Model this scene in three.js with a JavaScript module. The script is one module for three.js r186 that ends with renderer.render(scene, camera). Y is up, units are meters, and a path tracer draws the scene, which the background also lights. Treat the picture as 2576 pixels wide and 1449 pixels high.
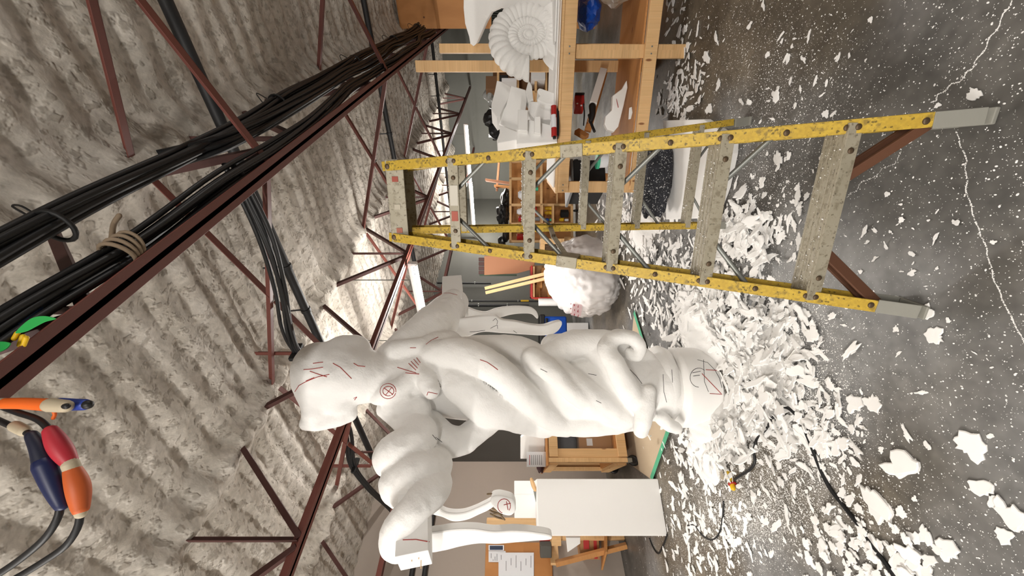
import * as THREE from 'three';
import { mergeGeometries, mergeVertices } from 'three/addons/utils/BufferGeometryUtils.js';
import { RoundedBoxGeometry } from 'three/addons/geometries/RoundedBoxGeometry.js';
import { RectAreaLightUniformsLib } from 'three/addons/lights/RectAreaLightUniformsLib.js';
RectAreaLightUniformsLib.init();

// ---------- camera (a phone held on its side: the picture's left is the room's up) ----------
const scene = new THREE.Scene();
const F = 970, H = 1.25, SN = Math.sin(0.6803), CS = Math.cos(0.6803);
const camera = new THREE.PerspectiveCamera(2 * Math.atan(724.5 / F) * 180 / Math.PI, 2576 / 1449, 0.05, 100);
camera.position.set(0, H, 0);
camera.quaternion.setFromRotationMatrix(new THREE.Matrix4().makeBasis(
  new THREE.Vector3(0, -1, 0), new THREE.Vector3(SN, 0, CS), new THREE.Vector3(-CS, 0, SN)));
scene.add(camera);
const renderer = new THREE.WebGLRenderer({ antialias: true });
renderer.toneMapping = THREE.LinearToneMapping;
renderer.toneMappingExposure = 3.5;
renderer.shadowMap.enabled = true;
scene.background = new THREE.Color(0x000000);

// ---------- fluorescent tubes: [a, b of both ends, height, share of the power] each lights the room ----------
const TUBES = [
  [3.22, 2.30, 3.62, 2.24, 0.85], [8.85, 2.55, 3.85, 2.24, 0.9], [8.95, 3.95, 5.25, 2.24, 0.9],
  [-2.30, 1.10, 2.40, 2.24, 1.25], [-2.30, 2.50, 3.80, 2.24, 1.25], [-1.6, -1.6, -0.3, 2.24, 1.25], [3.2, -3.4, -2.1, 2.24, 1.1],
];
const TUBE_POWER = 9.0;
const LIGHT_COLOR = new THREE.Color(1.0, 0.955, 0.90);

// ---------- helpers ----------
const V = (x, y, z) => new THREE.Vector3(x, y, z);
const AB = (a, h, b) => V(a, h, -b);                                     // room axes: a along the joists, b across them
const RF = (r, f, h) => AB(SN * r + CS * f, h, -CS * r + SN * f);        // right / forward of the photographer
const P = (x, y, d) => RF((724.5 - y) / F * d, d, H + (1288 - x) / F * d);
const PH = (x, y, h) => P(x, y, F * (h - H) / (1288 - x));
const PFl = (x, y, h = 0) => PH(x, y, h);
const RIGHT = V(SN, 0, CS), FWD = V(CS, 0, -SN), UP = V(0, 1, 0);
let seed = 12345;
const rnd = () => { seed = (seed * 1664525 + 1013904223) >>> 0; return seed / 4294967296; };
const rr = (a, b) => a + (b - a) * rnd();
const used = {};
const numbered = (n) => { used[n] = (used[n] ?? -1) + 1; return used[n] ? n + '_' + String(used[n]).padStart(3, '0') : n; };
function tag(o, label, category, group, kind) {
  if (label) o.userData.label = label; if (category) o.userData.category = category;
  if (group) o.userData.group = group; if (kind) o.userData.kind = kind; return o;
}
function obj(name, geo, m, parent = scene, label, category, group, kind) {
  const g = Array.isArray(geo) ? merge(geo) : geo;
  const o = new THREE.Mesh(g, m); o.castShadow = o.receiveShadow = true;
  o.name = parent === scene ? numbered(name) : name + (parent.children.filter(c => c.name.replace(/_\d{3}$/, '') === name).length ? '_' + String(parent.children.filter(c => c.name.replace(/_\d{3}$/, '') === name).length).padStart(3, '0') : '');
  parent.add(o); return tag(o, label, category, group, kind);
}
function thing(name, label, category, pos = V(0, 0, 0), group) {
  const o = new THREE.Group(); o.name = numbered(name); o.position.copy(pos); scene.add(o); return tag(o, label, category, group);
}
function merge(gs) { return mergeGeometries(gs.map(g => { g = g.index ? g.toNonIndexed() : g; for (const k of Object.keys(g.attributes)) if (!['position', 'normal', 'uv'].includes(k)) g.deleteAttribute(k); return g; })); }
function boxUV(g, s = 1) {                                              // uv in metres, each triangle by the way it faces
  if (!g.attributes.normal) g.computeVertexNormals();
  if (g.index) { const q = g.toNonIndexed(); g.index = null; g.attributes = q.attributes; }
  const p = g.attributes.position, n = g.attributes.normal, uv = new Float32Array(p.count * 2);
  for (let t = 0; t < p.count; t += 3) {
    const sm = k => Math.abs(n.getComponent(t, k) + n.getComponent(t + 1, k) + n.getComponent(t + 2, k)), ax = sm(0), ay = sm(1), az = sm(2);
    for (let i = t; i < t + 3; i++) { let u, v; if (ax >= ay && ax >= az) { u = p.getZ(i); v = p.getY(i); } else if (ay >= az) { u = p.getX(i); v = p.getZ(i); } else { u = p.getX(i); v = p.getY(i); } uv[2 * i] = u * s; uv[2 * i + 1] = v * s; }
  }
  g.setAttribute('uv', new THREE.BufferAttribute(uv, 2)); return g;
}
// a box of size w (x) h (y) l (z) with softened edges; uv runs along its longest side
function rbox(w, h, l, r = 0.003) {
  let g = r > 0 ? new RoundedBoxGeometry(w, h, l, 1, Math.min(r, w / 2.01, h / 2.01, l / 2.01)) : new THREE.BoxGeometry(w, h, l);
  return boxUV(g.index ? g.toNonIndexed() : g);
}
const M4 = new THREE.Matrix4();
function basis(z, up = UP) { const Z = z.clone().normalize(); let X = new THREE.Vector3().crossVectors(up, Z); if (X.lengthSq() < 1e-6) X.crossVectors(V(1, 0, 0.01), Z); X.normalize(); return [X, new THREE.Vector3().crossVectors(Z, X), Z]; }
// a bar from p to q: w across (level), h upward
function bar(p, q, w, h, r = 0.003, up = UP, off = [0, 0]) {
  const L = p.distanceTo(q), g = rbox(w, h, L, r), [X, Y, Z] = basis(q.clone().sub(p), up);
  g.translate(rnd() * 0 + off[0], off[1], 0);
  const uv = g.attributes.uv, o1 = rnd() * 3, o2 = rnd() * 3; for (let i = 0; i < uv.count; i++) uv.setXY(i, uv.getX(i) + o1, uv.getY(i) + o2);
  g.applyMatrix4(M4.makeBasis(X, Y, Z).setPosition(p.clone().add(q).multiplyScalar(0.5))); return g;
}
// angle iron from p to q (legs w and h, thickness t), sx, sy choose which way the legs point
function angle(p, q, w, h, t, sx = 1, sy = 1, up = UP) {
  const L = p.distanceTo(q), a = rbox(w, t, L, 0.0015), b = rbox(t, h, L, 0.0015), [X, Y, Z] = basis(q.clone().sub(p), up);
  a.translate(sx * w / 2, sy * t / 2, 0); b.translate(sx * t / 2, sy * h / 2, 0);
  return merge([a, b]).applyMatrix4(M4.makeBasis(X, Y, Z).setPosition(p.clone().add(q).multiplyScalar(0.5)));
}
// swept tube through points; r a number or f(t); squash flattens it
function tube(pts, r, seg = 60, rs = 10, closedEnds = true, tension = 0.5) {
  const c = new THREE.CatmullRomCurve3(pts, false, 'centripetal', tension), fr = c.computeFrenetFrames(seg, false), rf = typeof r === 'function' ? r : () => r;
  const pos = [], uv = [], idx = [], L = c.getLength();
  const ring = (t, i, rad, sh = 0) => { const o = c.getPointAt(t).addScaledVector(fr.tangents[i], sh); for (let k = 0; k <= rs; k++) { const a = k / rs * 2 * Math.PI, n = fr.normals[i].clone().multiplyScalar(Math.cos(a)).addScaledVector(fr.binormals[i], Math.sin(a)); const q = o.clone().addScaledVector(n, rad); pos.push(q.x, q.y, q.z); uv.push(k / rs * 2 * Math.PI * rf(0.5), t * L); } };
  const T = []; if (closedEnds) { const r0 = rf(0); for (const s of [[-1, 0.02], [-0.85, 0.53], [-0.5, 0.87]]) { ring(0, 0, r0 * s[1], r0 * s[0]); } }
  for (let i = 0; i <= seg; i++) ring(i / seg, i, rf(i / seg));
  if (closedEnds) { const r1 = rf(1); for (const s of [[0.5, 0.87], [0.85, 0.53], [1, 0.02]]) ring(1, seg, r1 * s[1], r1 * s[0]); }
  const n = pos.length / 3 / (rs + 1);
  for (let i = 0; i < n - 1; i++) for (let k = 0; k < rs; k++) { const a = i * (rs + 1) + k, b = a + rs + 1; idx.push(a, a + 1, b, b, a + 1, b + 1); }
  const g = new THREE.BufferGeometry(); g.setAttribute('position', new THREE.Float32BufferAttribute(pos, 3)); g.setAttribute('uv', new THREE.Float32BufferAttribute(uv, 2)); g.setIndex(idx); g.computeVertexNormals();
  const nn = g.attributes.normal, pp = g.attributes.position;            // weld the seam's normals
  for (let i = 0; i < n; i++) { const a = i * (rs + 1), b = a + rs; const v = V(nn.getX(a) + nn.getX(b), nn.getY(a) + nn.getY(b), nn.getZ(a) + nn.getZ(b)).normalize(); nn.setXYZ(a, v.x, v.y, v.z); nn.setXYZ(b, v.x, v.y, v.z); }
  return g;
}
const cyl = (r1, r2, h, s = 24) => new THREE.CylinderGeometry(r1, r2, h, s);
function rod(p, q, r, s = 12) { const g = cyl(r, r, p.distanceTo(q), s), [X, Y, Z] = basis(q.clone().sub(p)); return g.applyMatrix4(M4.makeBasis(X, Z, Y.clone().negate()).setPosition(p.clone().add(q).multiplyScalar(0.5))); }
// outline in a plane (origin o, axes ex, ey) pulled back by thickness along ez
function slab(pts, o, ex, ey, thick, bevel = 0.004, smooth = false) {
  let sh; if (smooth) { sh = new THREE.Shape(new THREE.CatmullRomCurve3(pts.map(p => V(p[0], p[1], 0)), true, 'centripetal').getPoints(pts.length * 7).map(p => new THREE.Vector2(p.x, p.y))); } else sh = new THREE.Shape(pts.map(p => new THREE.Vector2(p[0], p[1])));
  const g = new THREE.ExtrudeGeometry(sh, { depth: Math.max(thick - 2 * bevel, 1e-4), bevelEnabled: bevel > 0, bevelSize: bevel, bevelThickness: bevel, bevelOffset: -bevel, bevelSegments: 2, curveSegments: 8 });
  const ez = new THREE.Vector3().crossVectors(ex, ey).normalize(); g.translate(0, 0, -thick + bevel); boxUV(g);
  return g.applyMatrix4(M4.makeBasis(ex, ey, ez).setPosition(o));
}
// ---- periodic noise for textures ----
function hash(ix, iy, s) { let h = (ix * 374761393 + iy * 668265263 + s * 974711) | 0; h = Math.imul(h ^ (h >>> 13), 1274126177); return ((h ^ (h >>> 16)) >>> 0) / 4294967296; }
function vnoise(x, y, per, s) { const xi = Math.floor(x), yi = Math.floor(y), fx = x - xi, fy = y - yi, w = (t) => t * t * (3 - 2 * t), m = (k) => ((k % per) + per) % per; const a = hash(m(xi), m(yi), s), b = hash(m(xi + 1), m(yi), s), c = hash(m(xi), m(yi + 1), s), d = hash(m(xi + 1), m(yi + 1), s); return a + (b - a) * w(fx) + (c - a) * w(fy) + (a - b - c + d) * w(fx) * w(fy); }
function fbm(u, v, f0, oct, s, g = 0.5) { let t = 0, am = 1, su = 0, f = f0; for (let i = 0; i < oct; i++) { t += am * vnoise(u * f, v * f, f, s + i); su += am; am *= g; f *= 2; } return t / su; }
const n3 = (x, y, z, s = 0) => { const xi = Math.floor(x), yi = Math.floor(y), zi = Math.floor(z), w = (t) => t * t * (3 - 2 * t), fx = w(x - xi), fy = w(y - yi), fz = w(z - zi), h = (i, j, k) => hash(xi + i + 57 * (zi + k), yi + j, s); const l = (a, b, t) => a + (b - a) * t; return l(l(l(h(0, 0, 0), h(1, 0, 0), fx), l(h(0, 1, 0), h(1, 1, 0), fx), fy), l(l(h(0, 0, 1), h(1, 0, 1), fx), l(h(0, 1, 1), h(1, 1, 1), fx), fy), fz); };
function tex(w, h, fn, metres = 1, color = true, my = metres) {
  const d = new Uint8Array(w * h * 4);
  for (let j = 0; j < h; j++) for (let i = 0; i < w; i++) { const c = fn(i / w, j / h, i, j), k = (j * w + i) * 4; if (Array.isArray(c)) { d[k] = c[0]; d[k + 1] = c[1]; d[k + 2] = c[2]; } else d[k] = d[k + 1] = d[k + 2] = Math.max(0, Math.min(255, c)); d[k + 3] = 255; }
  const t = new THREE.DataTexture(d, w, h); t.wrapS = t.wrapT = THREE.RepeatWrapping; t.magFilter = THREE.LinearFilter; t.minFilter = THREE.LinearMipmapLinearFilter; t.generateMipmaps = true; if (color) t.colorSpace = THREE.SRGBColorSpace; t.repeat.set(1 / metres, 1 / my); t.needsUpdate = true; return t;
}
const clamp = (x, a = 0, b = 1) => Math.max(a, Math.min(b, x)), mix = (a, b, t) => a + (b - a) * t, sstep = (a, b, x) => { const t = clamp((x - a) / (b - a)); return t * t * (3 - 2 * t); };
const mix3 = (a, b, t) => [clamp(mix(a[0], b[0], t), 0, 255), clamp(mix(a[1], b[1], t), 0, 255), clamp(mix(a[2], b[2], t), 0, 255)];
const std = (color, roughness = 0.7, extra = {}) => new THREE.MeshStandardMaterial({ color, roughness, ...extra });

// ---------- materials ----------
const T = {};
T.concrete = tex(2048, 2048, (u, v) => {
  const a = fbm(u, v, 3, 5, 11), b = fbm(u, v, 24, 4, 17), c = fbm(u, v, 180, 2, 23), st = fbm(u, v, 5, 4, 31);
  let col = mix3([100, 99, 96], [148, 148, 148], clamp((a - 0.28) * 2.1)); col = mix3(col, [102, 92, 76], sstep(0.45, 0.66, fbm(u, v, 4, 4, 41)) * 0.75);
  col = mix3(col, [62, 58, 52], sstep(0.58, 0.74, st) * 0.5); const k = 0.74 + 0.40 * b + 0.24 * (c - 0.5); col = col.map(x => clamp(x * k, 0, 255));
  const sp = hash(Math.floor(u * 2048), Math.floor(v * 2048), 77); if (sp > 0.997) col = mix3(col, [190, 188, 183], 0.6); return col;
}, 4.6);
T.concreteRough = tex(512, 512, (u, v) => 105 + 120 * fbm(u, v, 6, 5, 19), 2.3, false);
T.spray = tex(1024, 1024, (u, v) => {                                   // cellulose sprayed on the deck: pale fibre with grey pits
  const a = fbm(u, v, 8, 5, 3, 0.65), b = fbm(u, v, 64, 3, 5, 0.6), pit = fbm(u, v, 40, 3, 9, 0.55);
  let col = mix3([182, 175, 164], [206, 200, 191], clamp((a - 0.3) * 2.2)); col = mix3(col, [120, 112, 101], sstep(0.56, 0.78, pit) * 0.4); const k = 0.9 + 0.2 * b; return col.map(x => clamp(x * k, 0, 255));
}, 1.3);
T.sprayBump = tex(1024, 1024, (u, v) => 255 * clamp(0.5 * fbm(u, v, 30, 5, 3, 0.62) + 0.5 * (1 - sstep(0.5, 0.75, fbm(u, v, 40, 3, 9, 0.55)))), 1.3, false);
T.pine = tex(512, 1024, (u, v) => {                                     // grain along v
  const g = fbm(u + 0.02 * fbm(u, v, 4, 3, 7), v * 0.12, 26, 3, 13), f = fbm(u, v * 0.06, 100, 2, 29); let c = mix3([214, 172, 120], [226, 188, 138], g); c = mix3(c, [190, 142, 90], sstep(0.62, 0.85, g) * 0.35); const k = 0.96 + 0.08 * f;
  let kn = 0; for (const [x, y, r] of [[0.3, 0.2, 0.025], [0.75, 0.52, 0.03], [0.2, 0.8, 0.018], [0.6, 0.9, 0.022], [0.9, 0.1, 0.015]]) { const q = Math.hypot(u - x, (v - y) * 1.2); kn = Math.max(kn, 1 - sstep(r * 0.5, r * 1.2, q)); } c = mix3(c, [122, 74, 40], kn * 0.85); return c.map(x => clamp(x * k, 0, 255));
}, 0.42, true, 1.3);
T.ply = tex(512, 512, (u, v) => { const g = fbm(u, v * 0.25, 16, 4, 43); let c = mix3([168, 112, 58], [196, 138, 80], g); let kn = 0; for (const [x, y, r] of [[0.3, 0.2, 0.008], [0.7, 0.6, 0.01], [0.15, 0.75, 0.007], [0.5, 0.45, 0.006], [0.85, 0.3, 0.007]]) kn = Math.max(kn, 1 - sstep(r * 0.5, r, Math.hypot(u - x, v - y))); return mix3(c, [70, 38, 18], kn * 0.8); }, 1.6);
T.epsBump = tex(512, 512, (u, v) => 255 * (0.5 * fbm(u, v, 48, 3, 61, 0.7) + 0.5 * fbm(u, v, 10, 3, 66)), 0.42, false);
T.yellow = tex(512, 512, (u, v) => { const a = fbm(u, v, 10, 5, 71, 0.6), b = fbm(u, v, 60, 2, 73), e = fbm(u, v, 20, 4, 79, 0.65); let c = mix3([196, 166, 62], [180, 148, 50], a); c = mix3(c, [124, 104, 52], sstep(0.56, 0.75, e) * 0.7); c = mix3(c, [38, 32, 20], sstep(0.7, 0.78, fbm(u, v, 44, 3, 83)) * 0.5); return c.map(x => x * (0.92 + 0.16 * b)); }, 0.4);
T.alu = tex(512, 512, (u, v) => { const a = fbm(u, v, 8, 5, 91, 0.6), e = fbm(u, v, 26, 4, 93, 0.6); let c = mix3([148, 141, 122], [168, 161, 144], a); c = mix3(c, [116, 108, 90], sstep(0.5, 0.8, e) * 0.7); c = mix3(c, [66, 58, 46], sstep(0.72, 0.78, fbm(u, v, 40, 3, 97)) * 0.45); return c; }, 0.35);
T.wall = tex(512, 512, (u, v) => { const a = fbm(u, v, 4, 5, 101); return mix3([122, 122, 117], [140, 140, 135], a); }, 3);
const M = {
  concrete: new THREE.MeshStandardMaterial({ map: T.concrete, roughnessMap: T.concreteRough, roughness: 0.68 }),
  spray: new THREE.MeshStandardMaterial({ map: T.spray, bumpMap: T.sprayBump, bumpScale: 0.009, roughness: 1 }),
  pine: new THREE.MeshStandardMaterial({ map: T.pine, roughness: 0.62 }),
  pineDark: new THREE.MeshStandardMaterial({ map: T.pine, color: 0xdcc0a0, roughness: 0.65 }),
  ply: new THREE.MeshStandardMaterial({ map: T.ply, roughness: 0.6 }),
  eps: new THREE.MeshStandardMaterial({ color: 0xf0efed, bumpMap: T.epsBump, bumpScale: 0.0025, roughness: 0.9 }),
  epsFlat: std(0xf0efed, 0.88),
  redSteel: std(0x6c3a31, 0.5), darkSteel: std(0x4a2a25, 0.6), blackPipe: std(0x1d1e20, 0.55), cable: std(0x17181a, 0.5), strap: std(0x101010, 0.6),
  yellow: new THREE.MeshStandardMaterial({ map: T.yellow, roughness: 0.5 }), alu: new THREE.MeshStandardMaterial({ map: T.alu, roughness: 0.55, metalness: 0.15 }),
  rivet: std(0x5a4a38, 0.5, { metalness: 0.5 }), rust: std(0x5c3a26, 0.7), galv: std(0x8a8c88, 0.45, { metalness: 0.6 }), greyFoot: std(0x8b8a82, 0.7),
  wallGrey: new THREE.MeshStandardMaterial({ map: T.wall, color: 0xb2b3af, roughness: 0.8 }), wallTan: std(0xa0958b, 0.75), white: std(0xe8e8e8, 0.6), black: std(0x121213, 0.5), blackMatte: std(0x19191a, 0.9),
  card: std(0xa67c52, 0.85), cardDark: std(0x7d5c40, 0.85), red: std(0xa8201c, 0.45), blue: std(0x1450b8, 0.35), paper: std(0xe2e4e8, 0.8), yellowPlastic: std(0xe0b414, 0.45), green: std(0x3fb08a, 0.5), grey: std(0x77787a, 0.6), plyBrown: std(0x9a6a4c, 0.7), copper: std(0xb07a58, 0.65),
  marker: std(0x222222, 0.9), markerRed: std(0xa02a24, 0.9),
  plastic: new THREE.MeshPhysicalMaterial({ color: 0xffffff, roughness: 0.12, transmission: 1, thickness: 0, ior: 1.3 }),
  bag: new THREE.MeshPhysicalMaterial({ color: 0xfaf8f8, roughness: 0.35, transmission: 0.35, thickness: 0 }),
  tubeGlow: new THREE.MeshStandardMaterial({ color: 0xffffff, emissive: LIGHT_COLOR, emissiveIntensity: 9 }),
};

// ---------- room shell ----------
const DECK = H + 1.75, CH = H + 1.08, TB = [-4.13, -2.53, -0.93, 0.67, 2.27, 3.87], BW = 5.5, EW = 11.3;
{
  const g = new THREE.BoxGeometry(16.6, 0.2, 13); g.translate(4.0, -0.1, 0); boxUV(g);
  obj('floor', g, M.concrete, scene, 'grey stained concrete floor dusted with white foam crumbs', null, null, 'structure');
  // sprayed ceiling: deck flutes along b, lumps, and build-up along each joist's top chord
  const A0 = -4, A1 = EW, B0 = -6.2, B1 = BW, nA = 560, nB = 380, pos = [], uv = [], idx = [];
  for (let j = 0; j <= nB; j++) for (let i = 0; i <= nA; i++) {
    const ti = i / nA, a = A0 + (A1 - A0) * ti, b = B0 + (B1 - B0) * (j / nB);
    const wob = 0.05 * (n3(a * 1.3, b * 1.3, 5) - 0.5), fl = Math.sin((a + wob) / 0.165 * 2 * Math.PI); let y = 0.012 * fl;
    y += 0.03 * (n3(a * 2.2, b * 2.2, 1) - 0.5) + 0.014 * (n3(a * 7, b * 5, 2) - 0.5) + 0.015 * (n3(a * 17, b * 15, 3) - 0.5) + 0.012 * (n3(a * 36, b * 36, 4) - 0.5);
    for (const tb of TB) { const q = (b - tb + 0.05 * (n3(a * 4, tb, 8) - 0.5)) / 0.11; y -= 0.095 * Math.exp(-q * q); }
    pos.push(a, DECK + y, -b); uv.push(a, b);
    if (i < nA && j < nB) { const k = j * (nA + 1) + i; idx.push(k, k + 1, k + nA + 1, k + 1, k + nA + 2, k + nA + 1); }
  }
  const c = new THREE.BufferGeometry(); c.setAttribute('position', new THREE.Float32BufferAttribute(pos, 3)); c.setAttribute('uv', new THREE.Float32BufferAttribute(uv, 2)); c.setIndex(idx); c.computeVertexNormals();
  const o = obj('ceiling', c, M.spray, scene, 'corrugated ceiling coated with rough pale sprayed insulation', null, null, 'structure');
  const slabG = new THREE.BoxGeometry(16.6, 0.2, 13); slabG.translate(4.0, DECK + 0.25, 0); obj('slab', slabG, M.wallGrey, o);
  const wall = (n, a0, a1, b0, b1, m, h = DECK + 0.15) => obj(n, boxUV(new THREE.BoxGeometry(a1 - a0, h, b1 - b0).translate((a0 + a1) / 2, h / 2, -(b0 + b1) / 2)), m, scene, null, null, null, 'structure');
  wall('wall_back', 4.7, EW + 0.2, BW, BW + 0.2, M.wallGrey); wall('wall_back', 2.6, 4.7, BW, BW + 0.2, std(0x55524d, 0.8)); wall('wall_end', EW, EW + 0.2, -6.3, BW, M.wallGrey);  // darker middle stretch: shade of the recess put into the wall colour
  wall('wall_front', -4.2, EW + 0.2, -6.4, -6.2, M.wallGrey); wall('wall_near', -4.2, -4, -6.2, BW + 0.2, M.wallGrey);
  wall('wall_left', -4, 2.6, BW - 0.35, BW + 0.2, M.wallTan);
}
// ---------- fluorescent fixtures ----------
TUBES.forEach(([a, b0, b1, h, pw], i) => {
  const t = thing('fluorescent_light', ['lit fluorescent tube light hanging under the joist behind the sculpture', 'lit far fluorescent tube right of the ladder rail near the end wall', 'lit far fluorescent tube seen between the ladder rails'][i] ?? ['fluorescent tube light hanging behind the photographer on the left', 'fluorescent tube light hanging left of the octopus beyond the first', 'fluorescent tube light hanging behind the photographer on the right', 'fluorescent tube light hanging above the right end of the workbench'][i - 3], 'light', AB(a, h, (b0 + b1) / 2));
  const L = b1 - b0, body = rbox(0.05, 0.04, L + 0.06, 0.006); body.translate(0, 0.055, 0); obj('housing', body, M.white, t);
  for (const s of [-1, 1]) { const e = rbox(0.05, 0.06, 0.03, 0.004); e.translate(0, 0.01, s * (L / 2 + 0.012)); obj('socket', e, M.white, t); const hang = cyl(0.006, 0.006, DECK - h - 0.08, 6); hang.translate(0, (DECK - h - 0.08) / 2 + 0.08, s * L * 0.35); obj('hanger', hang, M.galv, t); }
  const g = cyl(0.019, 0.019, L, 16); g.rotateX(Math.PI / 2); const tb = obj('tube', g, M.tubeGlow, t); tb.castShadow = false;
  for (const [an, k] of [[0, 0.34], [1.95, 0.33], [-1.95, 0.33]]) {             // the bare tube shines down and out to both sides
    const l = new THREE.RectAreaLight(LIGHT_COLOR, TUBE_POWER * pw * k / 0.05, 0.05, L); l.position.set(0.024 * Math.sin(an), -0.024 * Math.cos(an), 0); l.rotation.set(-Math.PI / 2, an, 0, 'ZYX'); l.quaternion.setFromAxisAngle(V(0, 0, 1), an).multiply(new THREE.Quaternion().setFromAxisAngle(V(1, 0, 0), -Math.PI / 2)); t.add(l);
  }
});
// ---------- steel joists ----------
const PANEL = 1.32, A00 = 0.72;
TB.slice(1).forEach((b, k) => {
  const t = thing('steel_joist', ['red steel joist farthest right beside the photographer', 'red steel joist running right behind the photographer', 'red steel joist crossing close overhead and carrying the black cable bundles', 'red steel joist passing behind the head of the foam octopus', 'red steel joist farthest back near the grey wall'][k], 'joist');
  const top = DECK + 0.04, a0 = -3.9, a1 = EW - 0.05;
  for (const s of [-1, 1]) obj('bottom_chord', angle(AB(a0, CH, b + s * 0.010), AB(a1, CH, b + s * 0.010), 0.046, 0.05, 0.006, -s, 1), M.redSteel, t);
  for (const s of [-1, 1]) obj('top_chord', angle(AB(a0, top - 0.02, b + s * 0.010), AB(a1, top - 0.02, b + s * 0.010), 0.046, 0.05, 0.006, -s, -1), M.redSteel, t);
  for (let i = -3; i <= 8; i++) {
    const a = A00 + i * PANEL, lo = AB(a, CH + 0.02, b); if (a < a0 || a > a1) continue;
    obj('web', angle(lo, AB(a, top, b), 0.026, 0.026, 0.005), M.darkSteel, t);  // webs darker than the chords: their backlit shade is in the colour
    for (const s of [-1, 1]) { const e = a + s * PANEL / 2; if (e > a0 && e < a1) obj('web', bar(AB(a + s * 0.02, CH + 0.02, b), AB(e - s * 0.04, top, b), 0.034, 0.03, 0.002), M.darkSteel, t); }
  }
});
// cross bridging between joists: two angles crossing
[[1.7, [2, 3, 4]], [3.85, [2, 3, 4]], [6.0, [3, 4]]].forEach(([a, ks]) => ks.forEach(k => {
  const b0 = TB[k], b1 = TB[k + 1];
  const lab = b1 ? (k === 2 ? 'right of the cable joist' : k === 3 ? 'between the cable joist and octopus joist' : 'behind the octopus joist') : '';
  if (!b1) return; const row = a < 2 ? 'near' : a < 5 ? 'second' : 'far';
  const t = thing('cross_brace', row + ' pair of crossed red angle bars ' + lab, 'brace');
  obj('angle_bar', angle(AB(a, CH + 0.01, b0), AB(a, DECK - 0.06, b1), 0.038, 0.038, 0.005), M.redSteel, t);
  obj('angle_bar', angle(AB(a + 0.03, DECK - 0.06, b0), AB(a + 0.03, CH + 0.01, b1), 0.038, 0.038, 0.005), M.redSteel, t);
  obj('bolt', rod(AB(a - 0.01, (CH + DECK) / 2 - 0.02, (b0 + b1) / 2), AB(a + 0.05, (CH + DECK) / 2 - 0.02, (b0 + b1) / 2), 0.009, 8), M.galv, t);
}));
// black pipes through the joists, along b
[[2.15, 'black pipe crossing the joists nearest the photographer'], [5.02, 'second black pipe crossing the joists above the workbench'], [8.8, 'farthest black pipe crossing the joists near the end wall']].forEach(([a, lab], i) => {
  const t = thing('ceiling_pipe', lab, 'pipe');
  obj('pipe', rod(AB(a, H + 1.55, -5.5), AB(a, H + 1.55, BW), 0.03, 16), M.blackPipe, t);
  for (const b of [1.55, 1.95, 3.1]) { const c = cyl(0.036, 0.036, 0.03, 16); c.rotateX(Math.PI / 2); const q = AB(a, H + 1.55, b); c.translate(q.x, q.y, q.z); obj('clamp', [c, bar(q.clone().add(V(0, 0.03, 0)), AB(a - 0.02, DECK - 0.05, b), 0.012, 0.006, 0.001)], M.blackPipe, t); }
});
for (const [h, lab] of [[2.35, 'upper black pipe running along the tan wall'], [2.21, 'lower black pipe running along the tan wall']]) { const t = thing('wall_pipe', lab, 'pipe'); obj('pipe', rod(AB(-3.9, h, 5.1), AB(2.2, h, 5.1), 0.028, 14), M.blackPipe, t); for (const a of [-2, 0.2, 2]) obj('bracket', bar(AB(a, h, 5.06), AB(a, h, 5.148), 0.04, 0.07, 0.003), M.galv, t); }
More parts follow.
